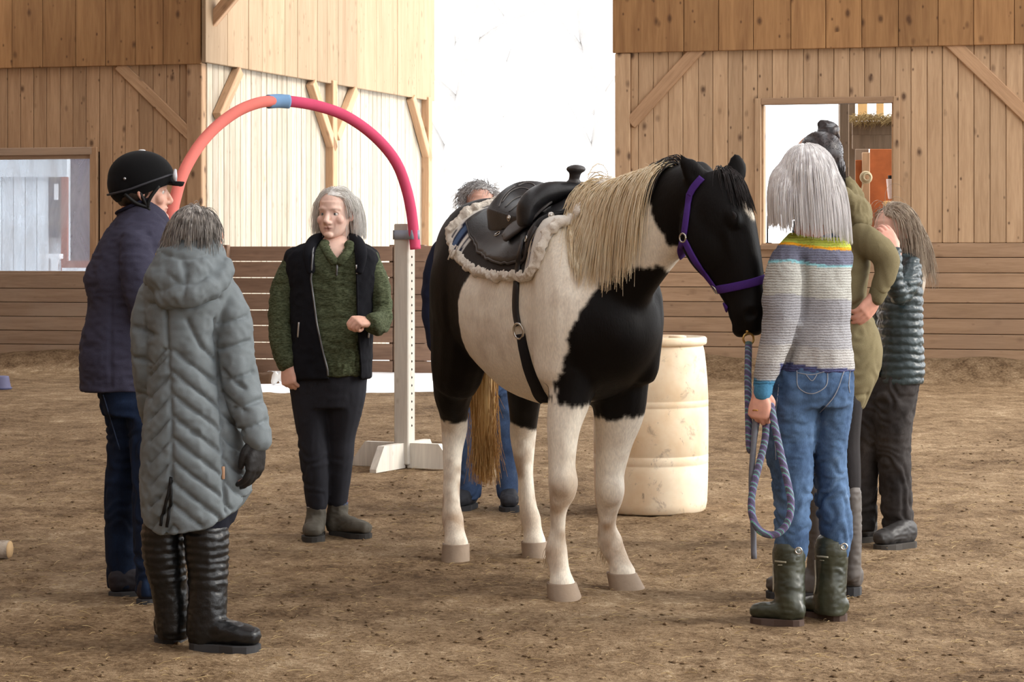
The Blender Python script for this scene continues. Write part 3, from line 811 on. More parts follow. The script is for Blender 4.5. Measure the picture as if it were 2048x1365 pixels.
# ---- markings (1 = white)
jit = .009*vnoise(HV, 7, 31)+.004*vnoise(HV, 30, 32)+.005*vnoise(HV*np.array([1, 1, .5]), 110, 33)
s_, l_, z_ = Hl(HV)
sj, lj, zj = s_+jit*1.6, l_+jit*1.6, z_+jit*1.8
white = np.zeros(len(HV))
rear = np.interp(zj, [.60, .72, .80, .90, 1.00, 1.10, 1.25, 1.5], [-.42, -.38, -.30, -.20, -.16, -.15, -.05, .02])
white[(sj > rear) & (sj < .9)] = 1
lb = np.interp(zj, [.70, .82, .914, .99, 1.05, 1.105, 1.17, 1.23, 1.28, 1.36, 1.6], [.20, .20, .192, .178, .150, .122, .082, .03, -.05, -.30, -.5])
chest = (sj > .50) & (lj < lb) & (z_ > .5)
white[chest] = 0
white[(sj > .42) & (sj <= .50) & (l_ < 0) & (z_ < 1.2)] = 0
nka = nrm(NK[4]-NK[2]); along = (HV-W(1342, 440, 8.66))@nka+jit*1.8
neck = (sj > .70) & (zj > 1.255) & (along < 0); white[neck] = 1
white[(along > 0) & (sj > .8) & (z_ > .9)] = 0
white[np.linalg.norm((HV-W(1350, 530, 8.60))/np.array([1, 2.2, 1.3]), axis=1)+jit < .048] = 1
# cinch-side dark spot under the belly
white[(np.linalg.norm((HV-Hw(.46, .2, .74))*np.array([1, 1, 1.6]), axis=1)+jit < .075)] = 0
# legs
fr = (s_ > .2)
white[fr & (zj < np.where(l_ > 0, .725, .665)) & (z_ < .78)] = 1
hind = s_ < -.3
white[hind & (z_ < .8)] = 0
white[hind & (zj < np.where(l_ > 0, .575, .53+.35*np.clip(.02-(HV[:, 0]-.05), -.1, .1)))] = 1
# face: star and faint snip
hd = HV-A0; th_, dd_, xx_ = hd@HA/HLEN, hd@HD, hd@HX
star = (((th_-.235)/.085)**2+((xx_-.012)/.034)**2+jit*12 < 1) & (dd_ > .04); white[star] = 1
wc = lin(240, 231, 215); bc = np.array(lin(11, 8, 8)[:3])
cw = np.array(wc[:3])[None]*np.ones((len(HV), 3))
tan = np.array(lin(152, 118, 84)[:3])
dirt = np.clip(.25+.9*vnoise(HV, 9, 41)+.5*vnoise(HV, 30, 42), 0, 1)
dm = np.clip(dirt*1.15, 0, 1)*np.clip((.66-z_)/.42, 0, .9)
for x, y, Y, r_ in ((1126, 985, 8.83, .06), (1222, 1000, 9.11, .05), (1112, 1105, 8.87, .05), (1222, 1090, 9.15, .05), (906, 1045, 10.06, .07), (1060, 1040, 10.14, .08)):
    dm = np.maximum(dm, .85*np.exp(-(np.linalg.norm(HV-W(x, y, Y), axis=1)/r_)**2)*np.clip(.6+dirt, 0, 1))
body_dirt = np.clip(.5*vnoise(HV, 6, 43)+.3*vnoise(HV, 22, 44)-.1, 0, .35)*(z_ > .6)
dm = np.maximum(dm, body_dirt*.7)
cw = cw*(1-dm[:, None])+tan*dm[:, None]
wsm = white.copy()
E = edges_of(HFc); deg = np.bincount(E.ravel(), minlength=len(HV))
for _ in range(1): wsm = .5*wsm+.5*(np.bincount(E[:, 0], wsm[E[:, 1]], len(HV))+np.bincount(E[:, 1], wsm[E[:, 0]], len(HV)))/deg
hcol = cw*wsm[:, None]+bc*(1-wsm[:, None])
k = NT('horse_coat'); at_ = k.n('ShaderNodeAttribute'); at_.attribute_name = 'col'
v = k.coord('Object', (1, 1, .3)); n1 = k.noise(v, 160, 4, .6); n2 = k.noise(k.coord('Object'), 22, 3)
k.base(k.mix(1.0, at_.outputs['Color'], k.ramp(n1, [(.3, .84), (.7, 1.1)]), 'MULTIPLY')); k.bump(k.math('ADD', n1, n2), .25, .004)
M_coat = k.set(.52, .15)
hbase = Hw(0, 0, 0)
horse = mesh('horse', HV, HFc, M_coat, base=hbase, col=hcol, label='black and white pinto horse standing saddled in the arena', cat='horse')
HB = bvh_of(HV, HFc)

# hooves
M_hoof = plain('hoof_horn', lin(150, 132, 114), .7, .25, var=.22, scale=18, bump=.3, bscale=90)
for (x0, y0, r0, Y0), (x1, y1, r1, Y1), tip in (((1123, 1166, 30, 8.85), (1127, 1199, 37, 8.84), (.02, -.045)), ((1243, 1146, 30, 9.14), (1249, 1176, 38, 9.13), (.035, -.035)),
                                              ((912, 1088, 27, 10.03), (912, 1117, 29, 10.02), (-.005, -.05)), ((1068, 1084, 26, 10.12), (1070, 1112, 28, 10.11), (.01, -.05))):
    p, q = W(x0, y0, Y0), W(x1, y1, Y1); q[2] = -.028
    secs = []
    for t in (0, .12, .5, 1):
        c_ = p+(q-p)*t; r_ = (r0+(r1-r0)*t)*Y0/F; e = np.array(tip)*t*.55
        secs.append((c_[0]+e[0], c_[1]+e[1], c_[2], r_, r_*1.12))
    V, Fc = stack(secs, n=24, p=2.2, sub=3); part('hoof', V, Fc, M_hoof, horse)
# eyes
M_eye = plain('dark_glossy_eye', lin(14, 10, 9), .08, .6, var=0)
for s in (1, -1):
    part('eye', *ball(Hd(.290, .043, s*.0865), (.018, .011, .011), Rh), M_eye, horse)
    V, Fc = cord([Hd(.287-.034+.068*t, .046+.014*math.sin(math.pi*t), s*(.0955-.010*abs(2*t-1)**2)) for t in np.linspace(0, 1, 9)], .007)
    part('eyelid', V, Fc, plain('eyelid_skin', lin(30, 25, 26), .6), horse)

def hair_fall(roots, d0, length, steps=12, grav=.22, bvh=None, off=.008, seed=1, wob=.03, lean=None, stiff=0.0):
    """grow strands: leave along d0, bend down, ride over the surface they meet"""
    r = np.random.default_rng(seed); n = len(roots); P = np.array(roots, float); d = nrm(d0)
    st = (np.asarray(length)/steps)*np.ones(n); out = [P.copy()]
    g = np.array([0, 0, -1.0]) if lean is None else nrm(np.asarray(lean, float))
    offs = off*(.4+1.3*r.random(n))
    for i in range(steps):
        d = nrm(d*(1-grav)+g*grav+r.normal(0, wob, (n, 3)))
        P = P+d*st[:, None]
        if bvh is not None:
            for j in range(n):
                loc, nn, _, dist = bvh.find_nearest(Vector(P[j]))
                if loc is None: continue
                v = P[j]-np.array(loc); nn = np.array(nn); sd_ = v@nn
                if sd_ < offs[j]:
                    P[j] = np.array(loc)+nn*offs[j]; d[j] = nrm(P[j]-out[-1][j])
        out.append(P.copy())
    return np.stack(out, 1)

def hair_mat(name, c1, c2, rough=.45, scale=(60, 60, 3)):
    k = NT(name); v = k.coord('Object', scale); nz = k.noise(v, 1.2, 3)
    k.base(k.mix(k.ramp(nz, [(.35, 0.0), (.65, 1.0)]), c1, c2)); return k.set(rough, .4)
M_blond = hair_mat('cream_mane', lin(222, 196, 154), lin(248, 234, 206)); M_blackh = hair_mat('black_horsehair', lin(22, 18, 19), lin(48, 40, 40), .4)
M_tail = hair_mat('golden_tail', lin(170, 128, 70), lin(216, 182, 126))
r = np.random.default_rng(3)
crest = catmull(np.array([W(1150, 432, 9.22), W(1192, 408, 9.12), W(1250, 378, 8.95), W(1310, 360, 8.80), W(1362, 352, 8.68), W(1405, 345, 8.58)]), 20)
def on_crest(n, a, b, j=.012):
    t = a+(b-a)*r.random(n); f = t*(len(crest)-1); i = np.minimum(f.astype(int), len(crest)-2); P = crest[i]+(crest[i+1]-crest[i])*(f-i)[:, None]
    P = snap(HB, P)[0]; return P+r.normal(0, j, (n, 3))*np.array([1, 1, .3]), t
side = nrm(HL*1.0+HF*.12)
R0, t = on_crest(1300, 0.22, .78); ln = np.interp(t, [0, .25, .6, .82], [.30, .42, .50, .46])*(.7+.4*r.random(len(t)))
S1_ = hair_fall(R0, side+np.array([0, 0, .12])+r.normal(0, .10, (len(R0), 3)), ln, 12, .36, HB, .012, 2, .022, lean=np.array([-.05, -.05, -1]))
R1, t = on_crest(160, .2, .76); S1b = hair_fall(R1, np.array([0, 0, 1.0])+side*.6+r.normal(0, .3, (len(R1), 3)), .025+.035*r.random(len(R1)), 12, .14, None, seed=4)
V, Fq = strands(np.concatenate([S1_, S1b]), .0023, .0007); part('mane', V, Fq, M_blond, horse, label='long cream mane falling over the right side of the neck')
R0, t = on_crest(130, .71, .80); S2_ = hair_fall(R0, side+np.array([0, 0, -.25])+r.normal(0, .06, (len(R0), 3)), .16+.14*r.random(len(R0)), 11, .36, HB, .012, 6, .035)
V, Fq = strands(S2_, .0023, .0007); part('mane', V, Fq, M_blackh, horse, label='black end of the mane behind the ears')
n = 360; R0 = np.array([Hd(-.02, .055, .01)]*n)+r.normal(0, .016, (n, 3)); R0 = snap(HB, R0)[0]
S3_ = hair_fall(R0, HD*.2+HX*r.normal(.34, .26, (n, 1))+r.normal(0, .07, (n, 3))+HA*.8, .07+.10*r.random(n), 10, .45, HB, .006, 7, .035, lean=HA-HD*.12)
V, Fq = strands(S3_, .0022, .0006); part('forelock', V, Fq, M_blackh, horse, label='black forelock hanging between the ears')
n = 900; dock = W(960, 545, 10.42); R0 = dock+r.normal(0, 1, (n, 3))*np.array([.028, .02, .06])
tgt = W(968, 800, 10.44); P = []
ends = np.stack([W(968, 900, 10.44)[0]+r.normal(0, .034, n), 10.44+r.normal(0, .03, n), np.interp(r.random(n), [0, .5, 1], [.62, .38, .26])], -1)
tt = np.linspace(0, 1, 12)[None, :, None]
mid = (R0+ends)/2; mid[:, 0] = W(967, 800, 10.44)[0]+(R0[:, 0]-dock[0])*1.2+r.normal(0, .028, n); mid[:, 1] = 10.44+r.normal(0, .03, n)
S4_ = R0[:, None]*(1-tt)**2+2*mid[:, None]*tt*(1-tt)+ends[:, None]*tt**2
S4_ = S4_+.006*np.stack([vnoise(S4_*np.array([9, 9, 3]), 1, 51), vnoise(S4_*np.array([9, 9, 3]), 1, 52), np.zeros(S4_.shape[:2])], -1)
core = tube([dock+np.array([0, -.05, .05]), dock, W(966, 700, 10.44), W(967, 850, 10.44), W(968, 960, 10.44)], [.03, .04, .05, .05, .012], sub=5)
V, Fq = cat_np([strands(S4_, .0028, .0010), core]); part('tail', V, Fq, M_tail, horse, label='long golden tail hanging behind the hind legs')
# feathers behind the fetlocks
M_feather = hair_mat('pale_feather', lin(196, 176, 146), lin(224, 208, 184))
for x, y, Y in ((1108, 1108, 8.94), (1216, 1092, 9.22), (904, 1050, 10.13), (1058, 1050, 10.21)):
    R0 = W(x, y, Y)+r.normal(0, .015, (60, 3)); V, Fq = strands(hair_fall(R0, np.array([-.5, .5, -.4])+r.normal(0, .2, (60, 3)), .04+.03*r.random(60), 6, .3, seed=9), .0016, .0005); part('fetlock_hair', V, Fq, M_feather, horse)
# ------------------------------------------------------------------ TACK
def arc_pts(s, zl, off, n=26, zr=None):
    l, z = torso_ring(s, 240, 0.0); L_, Z_ = l, z; zl = min(zl, Z_.max()-.04)
    a = [i for i in range(-20, 141) if Z_[i % 240] >= zl]
    t = np.interp(np.linspace(0, len(a)-1, n), range(len(a)), a)
    i0 = np.floor(t).astype(int); f = (t-i0)[:, None]; Q = np.stack([L_, Z_], -1)
    q = Q[i0 % 240]*(1-f)+Q[(i0+1) % 240]*f
    P = np.array([Hw(s, u, w) for u, w in q]); out = []
    for p_ in P:
        c_ = Hw(s, 0, 1.1); d = nrm(p_-c_); loc, nn, _, _ = HB.ray_cast(Vector(c_+d*1.2), Vector(-d))
        p2 = np.array(loc) if loc is not None else p_
        out.append(p2+d*off)
    return np.array(out)
def drape(ss_, zl, off, th, n=40):
    rings = []; lows = []
    for s in ss_:
        o = arc_pts(s, zl(s), off+th, n); i = arc_pts(s, zl(s), off, n)
        rings.append(np.vstack([o, i[::-1]])); lows.append((o[0]+i[0])/2)
    return rings, np.array(lows)
def shrink(rings):
    return loft(rings)
M_fleece = plain('dirty_fleece', lin(226, 218, 206), .95, .1, var=.15, scale=60, bump=.9, bscale=260)
pad = thing('saddle_pad', Hw(0, 0, 1.2), label='woven saddle pad with striped corners and white fleece edge on the horse', cat='saddle pad')
zlp = lambda s: np.interp(s, [-.35, -.27, -.06, .2, .44, .56, .60], [1.355, 1.285, 1.225, 1.205, 1.197, 1.205, 1.25])
ringsP, low = drape(np.linspace(-.35, .60, 90), zlp, .004, .022, 44)
V, Fc = loft(ringsP); sp, lp_, zp = Hl(V); sp = sp+.02*(zp-1.3)
pc = np.array(lin(60, 56, 54)[:3])*np.ones((len(V), 3))
for a, b, cc in ((-.40, -.325, (226, 222, 214)), (-.325, -.316, (30, 34, 54)), (-.316, -.305, (222, 218, 212)), (-.305, -.292, (34, 40, 60)), (-.292, -.255, (84, 104, 138)), (-.255, -.24, (30, 34, 54)), (-.24, -.215, (220, 216, 210)), (-.215, -.20, (34, 38, 56)), (-.20, -.18, (206, 204, 200)), (.47, .49, (210, 206, 200)), (.49, .50, (30, 34, 60)), (.50, .515, (214, 210, 204)), (.515, .527, (30, 34, 60)), (.527, .70, (228, 224, 216))):
    pc[(sp > a) & (sp <= b)] = lin(*cc)[:3]
part('pad', V, Fc, vcol('striped_wool', .95, .1, 0, .6, 220), pad, col=pc)
edge = np.vstack([ringsP[0][:44][::-1][22:], low, ringsP[-1][:44][:30]])
edge = catmull(edge[::2], 4); r = np.random.default_rng(5)
fl = [ball(edge[i]+r.normal(0, .004, 3), .017+.006*r.random(), n=8, m=6) for i in range(0, len(edge), 2)]
V, Fc = fuse(fl+[cord(edge, .016, 8)], .006, 1); V = wrinkle(V, Fc, .005, 90, 71)
part('fleece_trim', V, Fc, M_fleece, pad, label='matted white fleece binding')
edge2 = np.array([p_[:44][40] for p_ in ringsP]); V, Fc = fuse([cord(edge2, .018, 8)], .007, 1); part('fleece_trim', wrinkle(V, Fc, .005, 90, 72), Fc, M_fleece, pad)

k = NT('black_leather'); v = k.coord('Object'); n1 = k.noise(v, 14, 5, .6); n2 = k.noise(v, 180, 3)
k.base(k.ramp(n1, [(.3, lin(22, 22, 24)), (.7, lin(46, 46, 49))])); k.bump(n2, .25, .003); M_lea = k.set(.40, .4)
M_lea2 = plain('worn_leather', lin(58, 54, 54), .5, .45, var=.3, scale=12, bump=.3, bscale=120)
M_stitch = plain('grey_tooling', lin(112, 108, 106), .6); M_silver = plain('silver', lin(205, 203, 198), .25, .5, 1.0, var=.08)
saddle = thing('saddle', Hw(.1, 0, 1.42), label='black tooled leather western saddle strapped on the pinto horse', cat='saddle')
zls = lambda s: np.interp(s, [-.29, -.20, -.04, .16, .36, .48, .53], [1.395, 1.340, 1.280, 1.250, 1.236, 1.252, 1.32])
rs, lows = drape(np.linspace(-.29, .53, 34), zls, .030, .010, 40); part('skirt', *loft(rs), M_lea, saddle)
rs, lows2 = drape(np.linspace(-.14, .33, 22), lambda s: np.interp(s, [-.14, -.05, .1, .24, .33], [1.44, 1.40, 1.372, 1.378, 1.42]), .042, .010, 36); part('seat_jockey', *loft(rs), M_lea2, saddle)
part('piping', *cord(lows+0.0, .006), M_lea2, saddle)
# seat with rising cantle
st_ = np.array([(-.185, 1.545, 1.455, .15), (-.15, 1.592, 1.472, .185), (-.11, 1.588, 1.475, .195), (-.04, 1.548, 1.468, .19), (.06, 1.520, 1.452, .175), (.17, 1.512, 1.44, .155), (.27, 1.528, 1.44, .14)])
st_ = catmull(st_, 4); rings = []
for s, zc, ze, w in st_:
    u = np.linspace(-1, 1, 21); top_ = [Hw(s, -a_*w, zc+(ze-zc)*abs(a_)**2.4) for a_ in u]; bot_ = [Hw(s+.01, -a_*w*.96, min(zc-.035, 1.455)-.02+(ze-zc)*.7*abs(a_)**2.4) for a_ in u]
    rings.append(np.vstack([top_, bot_[::-1]]))
V, Fc = fuse([loft(rings)], .007, 3); part('seat', V, Fc, M_lea, saddle); SEATB = bvh_of(V, Fc)
arch = [Hw(.36, l, z) for l, z in ((.205, 1.42), (.185, 1.485), (.115, 1.528), (0, 1.54), (-.115, 1.528), (-.185, 1.485), (-.205, 1.42))]
V, Fc = fuse([tube(arch, [(.05, .03), (.055, .044), (.055, .046), (.05, .038), (.055, .046), (.055, .044), (.05, .03)], ref=HF, n=16, sub=5)], .007, 3); part('fork', V, Fc, M_lea, saddle)
horn = part('horn', *fuse([tube([Hw(.355, 0, 1.55), Hw(.365, 0, 1.585), Hw(.375, 0, 1.61)], [.030, .022, .024]), ball(Hw(.385, 0, 1.625), (.040, .040, .018)), torus(Hw(.36, 0, 1.572), (0, 0, 1), .026, .008)], .005, 2), M_lea2, saddle)
# tooled swirls on the seat, rosettes, rings, strings
def sw(pts, r_=.0022, mat=None, nm='tooled_line'):
    P, N_ = trace(SEATB, pts, 8, .0015)
    if len(P) > 3: part(nm, *cord(P, r_, 5), mat or M_stitch, saddle)
for pts in ([(1004, 405), (1020, 385), (1040, 376), (1058, 380), (1062, 392)], [(1010, 415), (1030, 398), (1052, 392), (1072, 396)], [(1018, 424), (1040, 408), (1062, 406), (1080, 410)],
            [(1036, 372), (1052, 366), (1068, 370), (1070, 380), (1060, 384)], [(1074, 372), (1086, 368), (1094, 376), (1088, 384), (1080, 380)], [(998, 414), (1006, 396), (1018, 382), (1030, 373)]): sw(pts)
allB = bvh_of(*merge([(np.array([base_of(saddle)+np.array(v_.co) for v_ in o.data.vertices]), [tuple(p_.vertices) for p_ in o.data.polygons]) for o in saddle.children]))
for x, y in ((1018, 437), (1102, 431)):
    p_, n_ = hit(allB, x, y)
    if p_ is not None: V, Fc = merge([torus(p_, n_, .010, .004, 16, 6), ball(p_, .009)]); part('rosette', V, Fc, M_silver, saddle)
for x, y in ((995, 468), (1052, 478)):
    p_, n_ = hit(allB, x, y)
    if p_ is not None: part('ring', *torus(p_-np.array([0, .01, 0]), n_, .018, .003, 20, 6, .7), M_silver, saddle)
rs, _ = drape(np.linspace(.12, .40, 12), lambda s: np.interp(s, [.12, .2, .3, .40], [1.36, 1.318, 1.30, 1.36]), .052, .010, 30); part('fender', *loft([r_[:8].tolist()+r_[-8:].tolist() for r_ in rs]), M_lea2, saddle)
# cinch: latigo strap, ring, girth
comb = bvh_of(*merge([(HV, [tuple(f) for f in HFc.tolist()]), loft(ringsP), loft(drape(np.linspace(-.29, .53, 14), zls, .030, .010, 40)[0])]))
P, N_ = trace(comb, [(1050, 470), (1040, 520), (1034, 575), (1033, 620), (1038, 652)], 6, .004); part('latigo', *ribbon(P, N_, .034, .007), M_lea, saddle)
p_, n_ = hit(comb, 1042, 662); part('ring', *torus(p_+n_*.012, n_, .030, .005, 24, 8), M_silver, saddle)
P, N_ = trace(comb, [(1044, 668), (1050, 700), (1062, 745), (1082, 790), (1090, 799)], 6, .004); part('girth', *ribbon(P, N_, np.linspace(.045, .075, len(P)), .012), plain('black_webbing', lin(34, 33, 36), .9, .2, var=.25, scale=50, bump=.6, bscale=300), saddle)
for pts in ([(912, 490), (902, 505), (896, 520)], [(915, 492), (908, 512)]):
    part('tie_string', *cord([W(x, y, 9.62) for x, y in pts], .0035, 5), M_fleece, pad)

# ---- halter
M_purple = plain('purple_webbing', lin(74, 44, 122), .8, .2, var=.12, scale=90, bump=.3, bscale=400); M_brass = plain('brass', lin(196, 160, 96), .3, .5, 1.0)
halter = thing('halter', Hd(.3, 0, 0), label='purple webbing halter on the horse head', cat='halter')
def hstrap(nm, pts, w=.026):
    P, N_ = trace(HB, pts, 6, .003)
    if len(P) > 3: part(nm, *ribbon(P, N_, w, .005), M_purple, halter)
hstrap('crown_strap', [(1404, 356), (1388, 375), (1379, 392)])
hstrap('cheek_strap', [(1380, 388), (1375, 425), (1369, 470)]); hstrap('jaw_strap', [(1370, 482), (1390, 520), (1412, 550), (1431, 575)])
hstrap('throat_strap', [(1366, 482), (1361, 500), (1364, 516)]); hstrap('noseband', [(1433, 580), (1470, 574), (1505, 566), (1528, 558)], .030); hstrap('chin_strap', [(1434, 584), (1446, 602), (1456, 620)])
for x, y in ((1368, 476), (1432, 578)):
    p_, n_ = hit(HB, x, y, 8.45); part('ring', *torus(p_+n_*.006, n_, .016, .0035, 20, 8), M_silver, halter)
snapc = W(1497, 678, 8.36)
part('lead_ring', *torus(snapc, (.3, -1, .1), .020, .0042, 22, 8), M_brass, halter)
part('lead_snap', *tube([W(1492, 652, 8.40), W(1495, 664, 8.37)], [.008, .007], n=10), M_brass, halter)

# ---- lead rope: down from the halter, up through the hand, one long hanging loop and a tail
k = NT('braided_rope'); v = k.coord('Object'); w_ = k.n('ShaderNodeTexWave'); w_.wave_type = 'BANDS'; w_.bands_direction = 'DIAGONAL'; w_.inputs['Scale'].default_value = 11; w_.inputs['Distortion'].default_value = 2.5; w_.inputs['Detail'].default_value = 1
k.l(v, w_.inputs['Vector']); k.base(k.ramp(w_.outputs['Fac'], [(.0, lin(92, 90, 112)), (.30, lin(132, 106, 164)), (.62, lin(112, 172, 160)), (.85, lin(96, 98, 116))], 'CONSTANT'))
k.bump(k.noise(v, 300, 2), .6, .004); M_rope = k.set(.8, .25)
rope_px = [(1497, 692, 8.33), (1496, 760, 8.26), (1497, 840, 8.20), (1499, 895, 8.17), (1504, 899, 8.17), (1508, 872, 8.17), (1514, 838, 8.17), (1524, 816, 8.175), (1533, 802, 8.165), (1541, 808, 8.14), (1549, 850, 8.11), (1562, 910, 8.08), (1576, 970, 8.06), (1582, 1010, 8.05), (1574, 1048, 8.05), (1550, 1070, 8.05), (1520, 1062, 8.06), (1504, 1030, 8.07), (1505, 985, 8.09), (1518, 930, 8.12), (1530, 880, 8.15), (1532, 842, 8.17)]
P = catmull(np.array([W(*q) for q in rope_px]), 7)
rope = mesh('lead_rope', *cord(P, .0128, 9), M_rope, base=snapc, label='purple and teal lead rope looped from halter to hand', cat='lead rope')
P = catmull(np.array([W(*q) for q in [(1512, 822, 8.17), (1508, 880, 8.15), (1503, 960, 8.12), (1506, 1040, 8.10), (1508, 1118, 8.10)]]), 6)
part('rope_tail', *cord(P, .0105, 8), plain('grey_rope_end', lin(112, 114, 122), .9, .1, var=.25, scale=60), rope)
part('rope_whipping', *cord([W(1497, 686, 8.345), W(1497, 712, 8.315)], .0125, 9), plain('teal_whipping', lin(92, 116, 112), .7), rope)

# ------------------------------------------------------------------ PROPS
# plastic drum
bx = W(1302, 1022, 11.85); bx[2] = 0
k = NT('grubby_cream_plastic'); v = k.coord('Object'); n1 = k.noise(v, 3.0, 5, .6); n2 = k.noise(v, 11, 6, .72, .4); n3 = k.noise(k.coord('Object', (1, 1, .5)), 30, 5, .7)
c = k.ramp(n1, [(.3, lin(222, 190, 148)), (.6, lin(242, 226, 200))]); c = k.mix(k.ramp(n2, [(.57, 0.0), (.66, .55)]), c, lin(150, 128, 108)); c = k.mix(k.ramp(n3, [(.66, 0.0), (.72, .6)]), c, lin(110, 90, 78))
k.base(c); k.bump(n2, .08, .004); k.b.inputs['Subsurface Weight'].default_value = .12; k.b.inputs['Subsurface Radius'].default_value = (.03, .02, .012); M_drum = k.set(.45, .4)
drum = thing('barrel', bx, label='grubby cream plastic drum standing behind the horse', cat='barrel')
pf = [(0, .262), (.008, .274), (.05, .283), (.15, .287), (.238, .2885), (.241, .2868), (.245, .2888), (.284, .2888), (.287, .2868), (.290, .2888), (.40, .2895), (.525, .289), (.528, .2872), (.532, .289), (.558, .289), (.561, .2872), (.565, .2888), (.66, .284), (.74, .277), (.80, .270), (.826, .264), (.832, .262)]
part('body', *stack([(bx[0], bx[1], z, r_, r_) for z, r_ in pf], n=48, sub=1), M_drum, drum)
part('rim', *stack([(bx[0], bx[1], z, r_, r_) for z, r_ in ((.832, .262), (.838, .277), (.848, .281), (.868, .281), (.876, .274), (.876, .262), (.866, .256))], n=48, sub=1), M_drum, drum)
for a, d in ((.6, .17), (3.8, .17)): part('bung', *stack([(bx[0]+d*math.cos(a), bx[1]+d*math.sin(a), z, r_, r_) for z, r_ in ((.862, .045), (.874, .045), (.878, .03))], n=20, sub=1), M_drum, drum)

# jump stands with the foam arch
def stand(cx, Y, ztop, psi, label, fl=1.0):
    b = W(cx, 0, Y); b[2] = 0
    t = thing('jump_stand', b, label=label, cat='jump stand')
    nr = np.array([math.cos(psi), -math.sin(psi), 0]); nf = np.array([-math.sin(psi), -math.cos(psi), 0]); R = np.stack([nr, -nf, np.array([0, 0, 1.])], 1)
    part('post', *box(b+np.array([0, 0, (ztop+.02)/2]), (.098, .092, ztop-.02), R, .006), M_post_white, t, smooth=False)
    def foot(d, n_, L):
        pr = [(.03, .0), (L, .0), (L-.0, .02), (L-.10, .15), (.03, .15)]
        rr = [np.array([b+d*x+n_*w+np.array([0, 0, z]) for x, z in pr]) for w in (-.022, .022)]
        part('foot', *loft(rr), M_post_white, t, smooth=False)
    foot(-nr, nf, .36*fl); foot(nf, nr, .40*fl); foot(nr, nf, .34*fl); foot(-nf, nr, .40*fl)
    for i in range(22):
        z = ztop-.20-i*.0485
        part('peg_hole', *ball(b+nr*.0495+np.array([0, 0, z]), (.0045, .0045, .0075), None, 8, 6), M_dark, t)
    return b, nr, nf, t
b1, nr1, nf1, t1_ = stand(809, 14.2, CH-(448-HOR)/F*14.2, math.radians(25), 'white jump stand holding the magenta end of the foam arch')
b2, nr2, nf2, t2_ = stand(300, 12.75, CH-(486-HOR)/F*12.75, math.radians(20), 'white jump stand hidden behind the two people, under the salmon foam end', .62)
arch_px = [(831, 499, 14.10), (828, 468, 14.10), (822, 420, 14.08), (812, 375, 14.05), (795, 330, 14.0), (768, 292, 13.95), (730, 257, 13.85), (685, 229, 13.75), (635, 212, 13.65), (590, 204, 13.55), (557, 202, 13.5)]
arch_l = [(557, 202, 13.5), (520, 205, 13.4), (478, 221, 13.3), (438, 249, 13.2), (405, 283, 13.1), (380, 320, 13.0), (362, 358, 12.92), (350, 400, 12.86), (342, 440, 12.82), (334, 490, 12.78), (330, 545, 12.76)]
foam = thing('foam_arch', W(557, 202, 13.5), label='arch of two pool noodles, salmon and magenta, joined by blue sleeve', cat='foam arch')
def foamm(n, c): return plain(n, c, .85, .15, var=.10, scale=7, bump=.15, bscale=150)
part('noodle', *cord(catmull(np.array([W(*q) for q in arch_px]), 6), .0325, 16), foamm('magenta_foam', lin(214, 84, 118)), foam, label='magenta foam noodle')
part('noodle', *cord(catmull(np.array([W(*q) for q in arch_l]), 6), .0325, 16), foamm('salmon_foam', lin(234, 130, 120)), foam, label='salmon foam noodle')
slv = catmull(np.array([W(578, 203.5, 13.53), W(557, 202.2, 13.5), W(536, 203.5, 13.46)]), 6)
part('sleeve', *cord(slv, .0405, 18), foamm('blue_foam', lin(126, 164, 204)), foam)
M_tape = plain('grey_tape', lin(150, 160, 178), .45, .5, var=.2, scale=25, bump=.4, bscale=60)
for (b, nr_, nf_, t_, zz, q) in ((b1, nr1, nf1, t1_, CH-(470-HOR)/F*14.15, W(828, 470, 14.10)), (b2, nr2, nf2, t2_, CH-(512-HOR)/F*12.75, W(332, 512, 12.77))):
    loop = [b-nr_*.05+nf_*.048, b+nr_*.03+nf_*.052, q*np.array([1, 1, 0])+nf_*.035, q*np.array([1, 1, 0])+nr_*.036, q*np.array([1, 1, 0])-nf_*.036, b+nr_*.03-nf_*.05, b-nr_*.05-nf_*.048]
    loop = np.array([(p_[0], p_[1], zz) for p_ in loop]); loop = np.vstack([loop, loop[:1]])
    D = np.array([catmull(loop[[i, i+1]], 5)[:-1] for i in range(len(loop)-1)]).reshape(-1, 3); D = np.vstack([D, D[:1]])
    inn = D-np.array([0, 0, .028]); up = D+np.array([0, 0, .028]); cen = D.mean(0)
    outw = nrm((D-cen)*np.array([1, 1, 0]))*.004
    ring4 = np.stack([inn, inn+outw, up+outw, up], 1); part('tape', *loft(ring4), M_tape, t_, label='band of grey tape')

# cut log at the edge
lg = W(0, 1100, 9.95); lg[2] = .042
k = NT('log_bark'); v = k.coord('Object', (1, 1, 1)); k.base(k.ramp(k.noise(v, 12, 5, .6), [(.35, lin(92, 74, 60)), (.6, lin(186, 172, 156))])); k.bump(k.noise(v, 30, 4), .5, .01); M_logbark = k.set(.9, .15)
log = thing('log', lg, label='short cut log lying on the dirt floor near the helmeted person', cat='log')
e1 = W(19, 1099, 9.93); e1[2] = .042; e0 = e1+np.array([-.62, .10, .0])
V, Fc = tube([e0, (e0+e1)/2, e1], [.040, .041, .040], ref=(0, 0, 1), n=20, sub=6, round_ends=False); part('bark', wrinkle(V, Fc, .0025, 40, 5), Fc, M_logbark, log)
dl = nrm(e1-e0); part('cut_face', *tube([e1-dl*.004, e1+dl*.003], [.0375, .0375], ref=(0, 0, 1), n=20, sub=1, round_ends=False), plain('fresh_cut_wood', lin(206, 172, 128), .8, .2, var=.15, scale=60), log)
